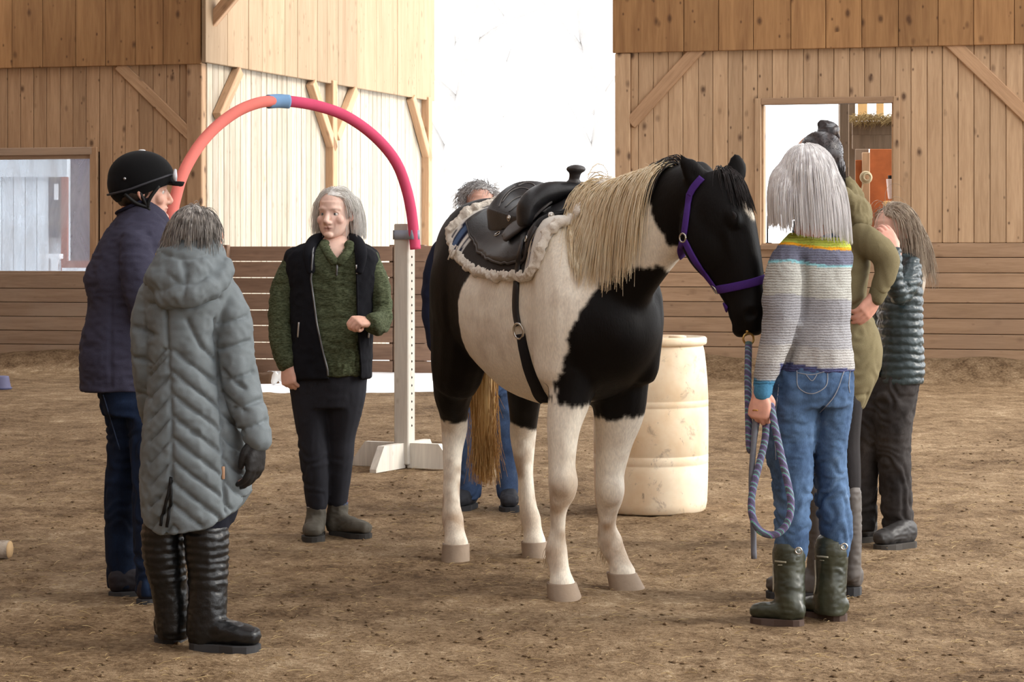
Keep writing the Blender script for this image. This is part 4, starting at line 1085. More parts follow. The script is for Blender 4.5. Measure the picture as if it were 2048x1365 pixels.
# blue-grey bucket by the far wall
bb = W(0, 781, 22.3); bb[2] = 0
bk_ = thing('bucket', bb, label='upturned blue grey bucket by the far board wall', cat='bucket')
part('wall', *stack([(bb[0], bb[1], z, r_, r_) for z, r_ in ((.0, .108), (.012, .108), (.02, .102), (.11, .085), (.125, .078), (.128, .05))], n=28, sub=2), plain('blue_grey_plastic', lin(96, 96, 126), .6, .3), bk_)
part('rim', *torus(bb+np.array([0, 0, .012]), (0, 0, 1), .108, .007, 28, 8), plain('blue_grey_rim', lin(82, 84, 116), .6, .3), bk_)
# ------------------------------------------------------------------ PEOPLE
UP = np.array([0, 0, 1.0])
def frame(f, up=UP):
    f = nrm(np.asarray(f, float)); x = nrm(np.cross(f, up)); u = np.cross(x, f); return np.stack([x, f, u], 1)   # lateral (its right), forward, up

def head_mesh(k=1.0, skin=(210, 160, 140), lips=(176, 110, 104), brow=(130, 110, 100), nose=1.0, jaw=1.0, fine=.0036):
    pr = [ball((0, -.010, .036), (.0745, .097, .078), n=24, m=16),
          stack([(0, .008, .055, .066, .080), (0, .012, .02, .0665, .079), (0, .014, -.01, .066, .077), (0, .018, -.045, .062*jaw, .072), (0, .028, -.078, .052*jaw, .060), (0, .042, -.100, .036*jaw, .043), (0, .052, -.112, .018, .024)], n=24),
          tube([(-.048, .062, .020), (-.024, .0835, .022), (0, .084, .017), (.024, .0835, .022), (.048, .062, .020)], [.010, .010, .008, .010, .010]),
          tube([(0, .082, .012), (0, .096, -.012), (0, .1065*1.0+.004*(nose-1)*5, -.036)], [.0085, .0095, .0125*nose]),
          ball((0, .102, -.043), (.013*nose, .011, .009)), ball((.0125, .092, -.043), (.0085, .011, .008)), ball((-.0125, .092, -.043), (.0085, .011, .008)),
          ball((.042, .058, -.030), (.024, .022, .024)), ball((-.042, .058, -.030), (.024, .022, .024)),
          tube([(-.024, .078, -.066), (-.008, .0905, -.0635), (.008, .0905, -.0635), (.024, .078, -.066)], [.004, .0066, .0066, .004]),
          tube([(-.021, .078, -.069), (0, .0895, -.0745), (.021, .078, -.069)], [.004, .0085, .004]),
          ball((0, .083, -.098), (.023, .018, .015)), tube([(0, -.018, -.03), (0, -.030, -.13), (0, -.040, -.20)], [(.056, .060), (.054, .056), (.064, .066)], n=20)]
    for s in (1, -1):
        pr += [tube([(s*.0735, -.006, .016), (s*.080, -.020, .008), (s*.081, -.020, -.014), (s*.0755, -.008, -.034)], [.007, .008, .008, .006], n=10),
               ball((s*.076, -.010, -.008), (.006, .014, .022)),
               tube([(s*.016, .0765, .003), (s*.031, .0815, .0075), (s*.046, .070, .002)], [.004, .0058, .004], n=10)]    # upper lid
    V, Fc = fuse(pr, fine, 3, .5)
    for s in (1, -1):
        d = np.linalg.norm((V-np.array([s*.031, .080, -.003]))/np.array([1.4, 1, .85]), axis=1); V = V-np.array([0, 1, 0])*(np.exp(-(d/.0105)**2)*.0085)[:, None]
        d = np.linalg.norm(V-np.array([s*.032, .082, -.018]), axis=1); V = V-np.array([0, 1, 0])*(np.exp(-(d/.010)**2)*.0022)[:, None]
        d = np.linalg.norm((V-np.array([s*.028, .084, -.055]))/np.array([.5, 1, 1.3]), axis=1); V = V-np.array([0, 1, 0])*(np.exp(-(d/.010)**2)*.002)[:, None]
    d = np.linalg.norm((V-np.array([0, .093, -.0685]))/np.array([3.2, 1, .35]), axis=1); V = V-np.array([0, 1, 0])*(np.exp(-(d/.007)**2)*.004)[:, None]
    c = np.array(lin(*skin)[:3])[None]*np.ones((len(V), 3))
    def tint(c, cen, sc, r_, colr, a):
        w = a*np.exp(-(np.linalg.norm((V-np.array(cen))/np.array(sc), axis=1)/r_)**2); return c*(1-w[:, None])+np.array(lin(*colr)[:3])*w[:, None]
    c = tint(c, (0, .088, -.069), (2.1, 1.4, .9), .010, lips, .75)
    for s in (1, -1):
        c = tint(c, (s*.045, .065, -.035), (1, 1, 1), .022, (206, 128, 116), .35)
        c = tint(c, (s*.030, .082, .0195), (2.3, 1.5, .55), .008, brow, .6)
        c = tint(c, (s*.031, .078, -.002), (1.5, 1.5, .8), .011, (140, 96, 86), .3)
        c = tint(c, (s*.080, -.012, -.008), (1, 1, 1.4), .018, (214, 134, 118), .5)
    c = tint(c, (0, .104, -.040), (1, 1, 1), .014, (208, 124, 112), .4)
    c = tint(c, (0, .093, -.0685), (2.6, 1, .22), .008, (92, 46, 44), .85)
    return V*k, Fc, c, [np.array([s*.0305, .0685, -.0025])*k for s in (1, -1)]

def hand_mesh(wrist, d, n, thumb, curl=.3, k=1.0, fat=1.0, spread=.0, thumb_in=.3):
    """palm, four unequal fingers and a thumb; d = finger direction, n = back of hand, thumb = +1/-1 side of cross(d, n)"""
    d = nrm(d); n = nrm(np.asarray(n, float)-d*(np.dot(n, d))); t = np.cross(d, n)*thumb
    L = lambda x, y, z: np.asarray(wrist)+(t*x+d*y+n*z)*k
    ref = t; pr = [tube([L(0, -.02, 0), L(0, .02, 0), L(.002, .055, 0), L(.0, .092, -.002)], [(.026*k*fat, .020*k*fat), (.030*k*fat, .019*k*fat), (.039*k*fat, .017*k*fat), (.040*k*fat, .0135*k*fat)], ref=ref, n=16, p=2.6)]
    pr.append(ball(L(.022, .030, -.010), .018*k))
    for x, y0, ln, cu in ((.029, .090, .073, curl), (.0098, .096, .080, curl*1.03), (-.0105, .092, .074, curl*1.08), (-.029, .084, .058, curl*1.12)):
        p = [np.array([x, y0-.02, 0]), np.array([x, y0, 0])]; a = 0
        for j, (fr_, am) in enumerate(((.46, 78), (.30, 92), (.24, 60))):
            a += math.radians(am)*cu; p.append(p[-1]+np.array([spread*x*.25, math.cos(a), -math.sin(a)])*ln*fr_)
        pr.append(tube([L(*q) for q in p], [.0098*k*fat, .0098*k*fat, .0092*k*fat, .0085*k*fat, .0070*k*fat], ref=ref, n=10, sub=3))
    p = [(.022, .012, -.008), (.040, .038, -.014-.012*thumb_in), (.046-.022*thumb_in, .066, -.020-.022*thumb_in), (.046-.040*thumb_in, .090, -.026-.022*thumb_in)]
    pr.append(tube([L(*q) for q in p], [.0135*k*fat, .0120*k*fat, .0105*k*fat, .0075*k*fat], ref=ref, n=10, sub=3))
    return fuse(pr, .0030, 2, .5)

def sil(rows, Y0, n=30, p=2.3, sub=4):
    """torso-like shape from measured left/right edges: (row, xl, xr, half depth, depth offset)"""
    S = []
    for y, xl, xr, ry, dy in rows:
        Y = Y0+dy; S.append(((xl+xr)/2-1024, Y, CH-(y-HOR)/F*Y, (xr-xl)/2*Y/F, ry))
        S[-1] = (S[-1][0]/F*Y,)+S[-1][1:]
    return stack(S, n, p, sub)
def pt(rows, Y0, n=16, sub=4, ref=(1, 0, 0), p=2.0):
    """limb from measured centre, half width in px and half depth in m: (x, y, depth offset, half width, half depth)"""
    return tube([W(x, y, Y0+dy) for x, y, dy, rx, ry in rows], [(rx*(Y0+dy)/F, ry) for x, y, dy, rx, ry in rows], ref=ref, n=n, sub=sub, p=p)

M_skin = vcol('skin', .5, .3, 0, .12, 300, var=.04, vscale=60, sss=.1)
M_eyew = vcol('eyeball', .12, .5, var=0)
def person(label, base, headc, f, core, hands=(), k=1.0, skin=(214, 166, 146), hand_skin=None, hideface=False, up=UP, **hk):
    """one continuous body: head and neck, trunk and limbs (mostly under the clothes), hands; eyes as children"""
    hv, hf, hc, eyes = head_mesh(k, skin, **hk); R = frame(f, up); hv = hv@R.T+headc
    cv, cf = fuse(core, .014, 3); cv[:, 2] = np.maximum(cv[:, 2], .055); cc = np.array(lin(*skin)[:3])*np.ones((len(cv), 3))
    parts_, cols = [(cv, cf), (hv, hf)], [cc, hc]
    for h in hands:
        V, Fc = h; parts_.append((V, Fc)); c = np.array(lin(*(hand_skin or (212, 156, 136)))[:3])*np.ones((len(V), 3))
        cols.append(c*(1+.10*vnoise(V, 70, 3))[:, None])
    V, Fq = cat_np(parts_)
    o = mesh('person', V, Fq, M_skin, base=base, col=np.vstack(cols), label=label, cat='person')
    for e in eyes:
        ev, ef = ball((0, 0, 0), .0118*k, n=20, m=14)
        d = np.linalg.norm(ev[:, [0, 2]], axis=1)/k; fr_ = ev[:, 1] > 0
        c = np.where((d < .0055)[:, None] & fr_[:, None], np.array(lin(96, 104, 112)[:3]), np.array(lin(226, 220, 214)[:3])); c = np.where((d < .0028)[:, None] & fr_[:, None], np.array(lin(8, 8, 8)[:3]), c)
        part('eye', (ev+e)@R.T+headc, ef, M_eyew, o, col=c)
    return o, R

def legs_core(rows_list, Y0): return [pt([(x, y, dy, rx*.62, ry*.62) for x, y, dy, rx, ry in rows], Y0) for rows in rows_list]
def inner(rows, k_=.8): return [(y, (xl+xr)/2-(xr-xl)/2*k_, (xl+xr)/2+(xr-xl)/2*k_, ry*k_, dy) for y, xl, xr, ry, dy in rows]
def thin(rows, k_=.6): return [(x, y, dy, rx*k_, ry*k_) for x, y, dy, rx, ry in rows]

def footwear(name, owner, heel, toe, Y_, shaft, up_mat, sole_mat, wid=.050, hgt=.075, sole=.024, Y0=0, crease=True, toe_h=.6, heel_h=.0, disp=None, label=None):
    """boot or shoe: heel/toe are ground points, shaft = measured limb rows (or None)"""
    heel = np.array([heel[0], heel[1], 0.]); toe = np.array([toe[0], toe[1], 0.]); L = np.linalg.norm(toe-heel); d = (toe-heel)/L; s = np.cross(UP, d)
    at = lambda t, z: heel+d*L*t+UP*z
    pr = [tube([at(.13, sole+hgt*.50), at(.30, sole+hgt*.52), at(.52, sole+hgt*.46), at(.74, sole+hgt*.38*toe_h/.6), at(.90, sole+hgt*.33*toe_h/.6)],
               [(wid*.80, hgt*.62), (wid*.80, hgt*.66), (wid*.93, hgt*.52), (wid*1.0, hgt*.44*toe_h/.6), (wid*.80, hgt*.36*toe_h/.6)], ref=s, n=18, sub=4, p=2.4)]
    if shaft is not None: pr.append(pt(shaft, Y0, 18))
    V, Fc = fuse(pr, .006, 4); low = V[:, 2] < sole*.9; V[low, 2] = sole*.9
    if crease: V = wrinkle(V, Fc, .0022, 26, 7, (1, 1, 2.0), True)
    if disp is not None: V = disp(V, Fc)
    V[:, 2] = np.maximum(V[:, 2], sole*.8)
    o = part(name, V, Fc, up_mat, owner, **({'label': label} if label else {}))
    a = np.linspace(0, 2*math.pi, 56, endpoint=False)
    tt = .5-.5*np.cos(a); w = np.interp(tt, [0, .05, .15, .35, .5, .72, .9, .97, 1], [0, .55, .82, .80, .82, 1.08, .86, .5, 0])*wid*1.05
    out = np.array([heel+d*L*(-.0+1.0*t_)+s*(w_ if an < math.pi else -w_) for t_, w_, an in zip(tt, w, a)])
    rings = []
    for z, e in ((-.030, .97), (-.012, 1.0), (sole*.9, 1.0), (sole, .97)): rings.append((out-out.mean(0))*e+out.mean(0)+UP*z)
    part('sole', *loft(rings), sole_mat, o, smooth=False)
    return o, V, Fc

def fabric(name, c, rough=.9, scale=420, bump=.35, var=.15, sheen=.0, fold=6):
    k = NT(name); v = k.coord('Object'); n1 = k.noise(v, fold, 3); n2 = k.noise(v, scale, 2)
    cc = k.mix(n1, tuple(x*(1-var) for x in c[:3])+(1,), tuple(min(1, x*(1+var)) for x in c[:3])+(1,))
    k.base(k.mix(1.0, cc, k.ramp(n2, [(.3, .88), (.7, 1.1)]), 'MULTIPLY')); k.bump(n2, bump, .002)
    return k.set(rough, .2, 0, sheen)
def denim(name, c1, c2, wear):
    k = NT(name); v = k.coord('Object'); n1 = k.noise(v, 5, 4, .6); n2 = k.noise(k.coord('Object', (1, 1, .25)), 350, 2)
    c = k.ramp(n1, [(.32, c1), (.60, c2), (.78, wear)]); k.base(k.mix(1.0, c, k.ramp(n2, [(.3, .82), (.7, 1.15)]), 'MULTIPLY')); k.bump(n2, .3, .002); return k.set(.9, .2)
M_jean_dk = denim('dark_denim', lin(12, 20, 36), lin(20, 34, 58), lin(46, 66, 96)); M_jean = denim('mid_denim', lin(58, 80, 112), lin(84, 110, 144), lin(138, 162, 188)); M_jean_d = denim('blue_denim', lin(54, 72, 104), lin(76, 98, 134), lin(116, 138, 168))
M_blackl = plain('black_boot_leather', lin(17, 18, 20), .36, .45, var=.25, scale=20, bump=.25, bscale=140); M_sole = plain('rubber_sole', lin(58, 58, 60), .8, .3, var=.1)
M_black = fabric('black_fleece', lin(22, 23, 29), .95, 260, .5); M_zip = plain('zip_teeth', lin(120, 122, 126), .4, .5, .6); M_blk = plain('black_strap', lin(14, 14, 15), .6, .3)

def fold_limbs(V, Fc, amp, freq, seed, zmid=None, zw=.1):
    """slanting cloth folds across legs or sleeves"""
    N_ = normals(V, Fc); ph = V[:, 2]*freq+1.6*vnoise(V, 7, seed)+1.0*vnoise(V, 16, seed+1)
    f = np.sin(ph*2*math.pi); f = np.sign(f)*np.abs(f)**.6
    m = .45+.55*vnoise(V, 6, seed+2)
    if zmid is not None: m = m*(.35+np.exp(-((V[:, 2]-zmid)/zw)**2))
    return V+N_*(amp*f*m)[:, None]

def hair_on(massV, massF, roots, d0, length, n_steps=12, grav=.3, seed=1, off=.004, wob=.03, lean=None, extra=None):
    b = bvh_of(*merge([(massV, [tuple(f) for f in (massF.tolist() if isinstance(massF, np.ndarray) else massF)])]+([extra] if extra is not None else [])))
    return hair_fall(roots, d0, length, n_steps, grav, b, off, seed, wob, lean)

# ---- person with riding helmet, seen from behind
YA = 9.0
jA = [(422, 246, 322, .085, .0), (445, 226, 336, .115, .0), (480, 202, 344, .150, .0), (520, 183, 345, .168, .0), (558, 172, 343, .170, .0), (610, 178, 338, .160, .0), (655, 168, 336, .165, .0), (700, 161, 335, .172, .0), (782, 162, 330, .172, .0)]
sA1 = [(268, 492, -.12, 36, .070), (280, 555, -.16, 40, .072), (302, 630, -.17, 36, .066), (350, 640, -.10, 30, .056), (395, 628, -.02, 24, .048)]
sA2 = [(306, 490, .12, 30, .07), (330, 570, .16, 32, .07), (345, 640, .16, 30, .06), (385, 640, .08, 24, .05)]
lA1 = [(246, 770, .0, 48, .115), (250, 850, .0, 37, .10), (248, 920, -.02, 35, .092), (243, 1000, -.04, 34, .085), (245, 1090, -.06, 34, .082), (247, 1172, -.08, 32, .078)]
lA2 = [(288, 770, -.02, 46, .115), (294, 850, -.08, 38, .10), (297, 920, -.14, 35, .09), (299, 1000, -.2, 34, .085), (301, 1090, -.25, 33, .08), (302, 1188, -.28, 31, .076)]
hA = W(285, 383, YA); fA = np.array([math.cos(math.radians(14)), math.sin(math.radians(14)), 0])
pA, RA = person('person in black riding helmet and navy jacket, seen from behind', (W(268, 0, 8.85)[0], 8.85, 0), hA, fA, [sil(inner(jA), YA)]+[pt(thin(r_), YA) for r_ in (sA1, sA2)]+legs_core([lA1, lA2], YA),
    [hand_mesh(W(402, 626, YA), (1, .1, .1), (0, -1, .2), 1, .5), hand_mesh(W(392, 640, YA+.08), (1, -.1, 0), (0, 1, .2), -1, .5)], skin=(226, 178, 158))
M_navy = fabric('navy_softshell', lin(58, 57, 74), .85, 300, .3, .18)
V, Fc = fuse([sil(jA, YA), pt(sA1, YA), pt(sA2, YA)], .0075, 4)
V = wrinkle(V, Fc, .006, 7, 3, (1, 1, 1.8)); V = wrinkle(V, Fc, .0035, 18, 5, (1, 1, 2.2), True)
bj = bvh_of(V, Fc); seams = [trace(bj, q, 5)[0] for q in ([(238, 478), (236, 520), (240, 570), (255, 612)], [(222, 600), (221, 680), (222, 775)], [(238, 478), (262, 462), (300, 470)])]
V = groove(V, Fc, [s_ for s_ in seams if len(s_) > 2], .008, .006)
jackA = part('jacket', V, Fc, M_navy, pA, label='navy softshell jacket')
P, N_ = trace(bj, [(160, 770), (200, 777), (250, 781), (300, 780)], 6, .001)
V, Fc = fuse([tube([W(294, 462, YA+.01), W(283, 438, YA+.0), W(274, 414, YA)], [(.098, .090), (.092, .085), (.086, .08)], ref=(1, 0, 0), n=24, sub=5, round_ends=False)], .007, 2)
part('collar', wrinkle(V, Fc, .003, 16, 4), Fc, M_navy, jackA)
part('collar_edge', *torus(W(272, 411, YA), nrm(W(274, 414, YA)-W(294, 462, YA)), .080, .0065, 40, 8), fabric('navy_lining', lin(30, 30, 48)), jackA)
V, Fc = fuse([pt(lA1, YA), pt(lA2, YA), sil([(762, 196, 330, .15, 0), (800, 200, 332, .15, -.01), (830, 208, 330, .14, -.03)], YA)], .0075, 4); V = fold_limbs(V, Fc, .005, 7, 11); V[:, 2] = np.maximum(V[:, 2], .03)
jeA = part('jeans', V, Fc, M_jean_dk, pA, label='dark blue straight leg jeans'); bj = bvh_of(V, Fc)
for q in ([(207, 790), (222, 840), (240, 900)],): 
    P, N_ = trace(bj, q, 6, .001)
    if len(P) > 3: part('seam', *cord(P, .0022, 5), plain('denim_thread', lin(60, 76, 104), .9), jeA)
for x, Yg, tx in ((246, 8.88, .14), (302, 8.70, .16)):
    h0 = W(x, 0, Yg); footwear('shoe', pA, (h0[0]-.05, h0[1]-.03), (h0[0]+.17, h0[1]+.10), Yg, None, plain('dark_shoe', lin(38, 34, 40), .7, .3), M_sole, .045, .075, .02)
# dark short hair under the helmet, helmet
def RL(h, R, p): return h+R@np.array(p, float)
hv, hf = fuse([ball(RL(hA, RA, (0, -.028, .005)), .0, n=8, m=6) if False else ball(RL(hA, RA, (0, -.030, .000)), (.083, .083, .072), n=20, m=14)], .006, 2)
hv2 = (hv-hA)@RA; keep = hv2[:, 1] > .035; hv2[keep, 1] = .035; hv = hv2@RA.T+hA
part('hair', wrinkle(hv, hf, .003, 40, 2), hf, hair_mat('dark_brown_hair', lin(34, 26, 22), lin(60, 46, 38)), pA, label='dark hair under the helmet')
hel = thing('riding_helmet', RL(hA, RA, (0, 0, .05)), label='black velvet riding helmet worn by the person in navy', cat='helmet')
V, Fc = fuse([ball((0, -.005, .050), (.103, .128, .107), n=32, m=22), ball((0, -.060, .030), (.088, .075, .085), n=24, m=16)], .006, 3)
zc = np.interp(V[:, 1], [-.13, -.06, .02, .10, .14], [-.050, -.036, -.004, .028, .034]); V[:, 2] = np.maximum(V[:, 2], zc)
k = NT('black_velvet'); v = k.coord('Object'); k.base(lin(13, 13, 15)); k.bump(k.noise(v, 500, 2), .3, .002); M_velvet = k.set(.9, .15, 0, .05)
part('shell', V@RA.T+hA, Fc, M_velvet, hel)
V, Fc = fuse([stack([(0, .118, .030, .075, .040), (0, .122, .038, .070, .040)], n=30, sub=2), tube([(-.07, .105, .034), (0, .155, .026), (.07, .105, .034)], [.008, .008, .008])], .004, 2); part('peak', V@RA.T+hA, Fc, M_velvet, hel)
rim = np.array([(.1045*math.sin(t_), -.005+.129*math.cos(t_), np.interp(-.005+.129*math.cos(t_), [-.13, -.06, .02, .10, .14], [-.014, .004, .034, .062, .066])) for t_ in np.linspace(0, 2*math.pi, 60)])
part('band', *cord(rim*np.array([.985, .985, 1])@RA.T+hA, .0045, 6), plain('grey_piping', lin(54, 54, 60), .6), hel)
part('button', *ball(RL(hA, RA, (0, -.002, .156)), (.014, .014, .005)), plain('white_button', lin(214, 214, 216), .5), hel)
part('badge', *ball(RL(hA, RA, (.094, -.075, .045)), (.006, .006, .006)), plain('steel_badge', lin(150, 150, 152), .3, .5, .8), hel)
gl = [RL(hA, RA, (x, .118+.012*(1-abs(x)/.06), z)) for x, z in ((.055, .080), (.066, .056), (.055, .036))]
part('peak_clip', *tube(gl, [.006, .009, .006], n=10), plain('pale_clip', lin(196, 198, 204), .3, .5), hel)
for q in ([(.080, .055, .020), (.081, .020, -.03), (.074, .012, -.062)], [(.084, -.075, -.012), (.082, -.035, -.045), (.074, .012, -.062)], [(.074, .012, -.062), (.055, .035, -.095), (.02, .055, -.118), (-.03, .052, -.118)], [(.080, -.02, .0), (.080, -.005, -.03), (.074, .012, -.062)]):
    part('chin_strap', *cord(catmull(np.array([RL(hA, RA, p_) for p_ in q]), 5), .0075, 8), M_blk, hel)

# ---- person in long grey quilted coat, seen from behind
YB = 7.80
cB = [(520, 322, 448, .10, .02), (560, 296, 462, .125, .0), (590, 290, 466, .135, .0), (640, 294, 452, .135, .0), (700, 298, 446, .132, .0), (760, 300, 454, .138, .0), (830, 293, 474, .155, .0), (900, 287, 489, .170, .0), (960, 285, 498, .178, .0), (1010, 288, 498, .180, .0), (1062, 292, 492, .178, .0)]
sB1 = [(452, 590, .0, 26, .06), (466, 640, -.02, 34, .068), (468, 705, -.03, 37, .070), (480, 770, -.05, 36, .066), (502, 835, -.08, 31, .058), (516, 880, -.10, 25, .050)]
sB2 = [(305, 590, .0, 26, .06), (292, 640, .0, 26, .065), (290, 710, .0, 23, .062), (296, 775, .04, 22, .056), (306, 835, .10, 20, .05)]
lB1 = [(330, 960, .0, 42, .10), (330, 1040, .0, 42, .09), (330, 1090, .0, 38, .08), (338, 1190, .0, 28, .055), (345, 1270, .0, 26, .05)]
lB2 = [(425, 960, -.03, 44, .10), (418, 1040, -.05, 44, .09), (413, 1090, -.06, 38, .08), (413, 1190, -.07, 30, .055), (412, 1270, -.08, 28, .05)]
hB = W(396, 484, YB); fB = np.array([.62, .78, 0])
gB = hand_mesh(W(514, 884, YB-.10), (-.06, -.1, -1), (.85, -.5, 0), 1, .28, .97, 1.12, .0, .2)
pB, RB = person('short person in long grey quilted hooded coat and black winter boots', (W(395, 0, 7.75)[0], 7.75, 0), hB, fB, [sil(inner(cB[1:9], .74), YB)]+[pt(thin(r_), YB) for r_ in (sB1, sB2)]+legs_core([lB1, lB2], YB),
    [hand_mesh(W(514, 886, YB-.10), (-.06, -.1, -1), (.85, -.5, 0), 1, .28, .92), hand_mesh(W(308, 842, YB+.12), (.1, .2, -1), (-.8, 0, 0), -1, .4, .92)], k=.97, skin=(222, 162, 138), fine=.0055)
k = NT('grey_coat_shell'); v = k.coord('Object'); n1 = k.noise(v, 8, 4); n2 = k.noise(v, 600, 2)
k.base(k.mix(1.0, k.mix(n1, lin(94, 102, 106), lin(122, 130, 134)), k.ramp(n2, [(.3, .9), (.7, 1.08)]), 'MULTIPLY')); k.bump(n2, .25, .002); M_coat2 = k.set(.7, .3)
V, Fc = fuse([sil(cB, YB), pt(sB1, YB), pt(sB2, YB)], .0065, 5)
hem = lambda x: np.interp(x, [W(285, 0, YB)[0], W(316, 0, YB)[0], W(335, 0, YB)[0], W(420, 0, YB)[0], W(475, 0, YB)[0], W(505, 0, YB)[0]], [CH-(1026-HOR)/F*YB, CH-(1052-HOR)/F*YB, CH-(1058-HOR)/F*YB, CH-(1046-HOR)/F*YB, CH-(1014-HOR)/F*YB, CH-(972-HOR)/F*YB])
V[:, 2] = np.maximum(V[:, 2], hem(V[:, 0])*(V[:, 0] < .5)-.0)
bq = bvh_of(V, Fc); Lq = []
for y0 in range(700, 1090, 44):
    Lq.append(trace(bq, [(344, y0), (322, y0+26), (300, y0+52)], 8)[0]); Lq.append(trace(bq, [(346, y0), (378, y0+26), (410, y0+50), (440, y0+74)], 8)[0]); Lq.append(trace(bq, [(446, y0+40), (468, y0+62), (490, y0+78)], 8)[0])
Lq += [trace(bq, q, 8)[0] for q in ([(333, 612), (337, 700), (342, 800), (344, 900), (343, 960)], [(428, 640), (437, 760), (444, 860), (447, 960), (450, 1025)], [(300, 608), (345, 606), (400, 603), (440, 596)], [(375, 640), (400, 690), (430, 720)], [(330, 700), (300, 740)])]
for y in (640, 690, 752, 808, 850): Lq.append(trace(bq, [(436+max(0, (y-700)*.30), y+8), (465+max(0, (y-700)*.28), y+2), (500+max(0, (y-700)*.22), y-8)], 8)[0])
for y in (660, 720, 790): Lq.append(trace(bq, [(270, y-5), (290, y), (306, y+8)], 8)[0])
V = groove(V, Fc, [l_ for l_ in Lq if len(l_) > 3], .007, .010, puff=.006, reach=.03); V = wrinkle(V, Fc, .003, 22, 9, (1, 1, 1.3), True)
coatB = part('coat', V, Fc, M_coat2, pB, label='long grey quilted winter coat')
# hood lying on the back
V, Fc = fuse([ball(W(371, 556, YB-.085), (.130, .095, .080), n=24, m=16), sil([(476, 346, 430, .085, .0), (497, 322, 444, .105, -.02), (530, 304, 453, .13, -.04), (560, 300, 452, .13, -.05)], YB), tube([W(306, 560, YB-.06), W(335, 598, YB-.13), W(375, 590, YB-.17), W(425, 570, YB-.13), W(450, 535, YB-.06)], [.03, .035, .04, .04, .03])], .0065, 4)
bq = bvh_of(V, Fc); hl = [trace(bq, q, 6)[0] for q in ([(312, 500), (340, 512), (385, 518), (430, 505)], [(366, 520), (372, 560), (365, 606)], [(330, 545), (360, 568), (395, 565), (420, 545)])]
V = groove(V, Fc, [l_ for l_ in hl if len(l_) > 3], .010, .007); V = wrinkle(V, Fc, .006, 11, 13, ridged=True); V = wrinkle(V, Fc, .003, 26, 14, ridged=True); part('hood', V, Fc, M_coat2, coatB)
p_, n_ = hit(bq, 314, 509, YB); part('snap', *ball(p_, .006), plain('brass_snap', lin(186, 166, 120), .3, .5, .9), coatB)
bq = bvh_of(np.array([base_of(pB)+np.array(v_.co) for v_ in coatB.data.vertices]), [tuple(p_.vertices) for p_ in coatB.data.polygons])
for q in ([(341, 955), (338, 985), (328, 1020), (322, 1052)], [(343, 960), (342, 1000), (338, 1030), (334, 1054)]):
    P, N_ = trace(bq, q, 6, .002); part('zip', *ribbon(P, N_, .010, .004), M_blk, coatB)
p_, n_ = hit(bq, 447, 946, YB); part('leather_tab', *box(p_+n_*.003, (.010, .006, .042), None, .002), plain('tan_leather', lin(190, 150, 120), .7), coatB)
V, Fc = gB; part('glove', wrinkle(V+(V-V.mean(0))*.06, Fc, .001, 60, 3), Fc, plain('black_glove', lin(24, 22, 22), .55, .4, var=.2, scale=40, bump=.3, bscale=300), pB)
V, Fc = fuse([pt(lB1[:2]+[(330, 1078, .0, 34, .07)], YB), pt(lB2[:2]+[(413, 1078, -.06, 35, .07)], YB), sil([(930, 300, 480, .15, 0), (1010, 296, 478, .14, 0), (1046, 296, 468, .12, 0)], YB)], .0075, 3); part('trousers', fold_limbs(V, Fc, .007, 9, 31), Fc, fabric('black_trousers', lin(22, 24, 34)), pB)
def quilt_boot(zlo, zhi):
    def f_(V, Fc):
        N_ = normals(V, Fc); t_ = (V[:, 2]-zlo)/.026; m = ((V[:, 2] > zlo) & (V[:, 2] < zhi)); return V+N_*(.0038*np.abs(np.sin(math.pi*(t_+.3*vnoise(V, 14, 5))))*m)[:, None]
    return f_
h0 = W(346, 0, YB); footwear('boot', pB, (W(320, 0, 7.80)[0]+.01, 7.80), (W(360, 0, 7.9)[0]+.02, 8.03), YB, [(326, 1062, .0, 42, .078), (328, 1110, .0, 41, .075), (337, 1170, .0, 36, .066), (344, 1220, .0, 34, .062), (346, 1262, .0, 33, .062)], M_blackl, M_sole, .056, .085, .020, YB, disp=quilt_boot(.20, .40))
footwear('boot', pB, (W(378, 0, 7.72)[0], 7.73), (W(520, 0, 7.66)[0], 7.66), YB, [(412, 1064, -.06, 44, .078), (414, 1110, -.06, 42, .075), (416, 1170, -.07, 38, .066), (414, 1225, -.08, 40, .062), (410, 1268, -.08, 38, .060)], M_blackl, M_sole, .054, .080, .020, YB, disp=quilt_boot(.20, .40))
# tousled short grey hair
mv, mf = fuse([ball(RL(hB, RB, (0, -.016, .038)), (.084, .102, .082), n=24, m=16), ball(RL(hB, RB, (0, -.060, -.01)), (.068, .048, .062))], .006, 2)
loc = (mv-hB)@RB; loc[:, 1] = np.minimum(loc[:, 1], np.where(loc[:, 2] > .05, .09, .028)); mv = loc@RB.T+hB
r = np.random.default_rng(21); sel = r.choice(len(mv), 1500); loc = (mv[sel]-hB)@RB; d0 = np.stack([loc[:, 0]*9, loc[:, 1]*4-.35, -.45+0*loc[:, 0]], -1)@RB.T+r.normal(0, .10, (1500, 3))
S = hair_on(mv, mf, mv[sel], d0, (.05+.04*r.random(1500))*np.clip(.35+(loc[:, 2]+.05)*8, .25, 1), 8, .24, 5, .002, .03)
V, Fq = cat_np([(wrinkle(mv, mf, .0025, 40, 3), mf), strands(S, .0016, .0005)]); part('hair', V, Fq, hair_mat('salt_grey_hair', lin(84, 78, 74), lin(186, 180, 174)), pB, label='tousled short grey hair')

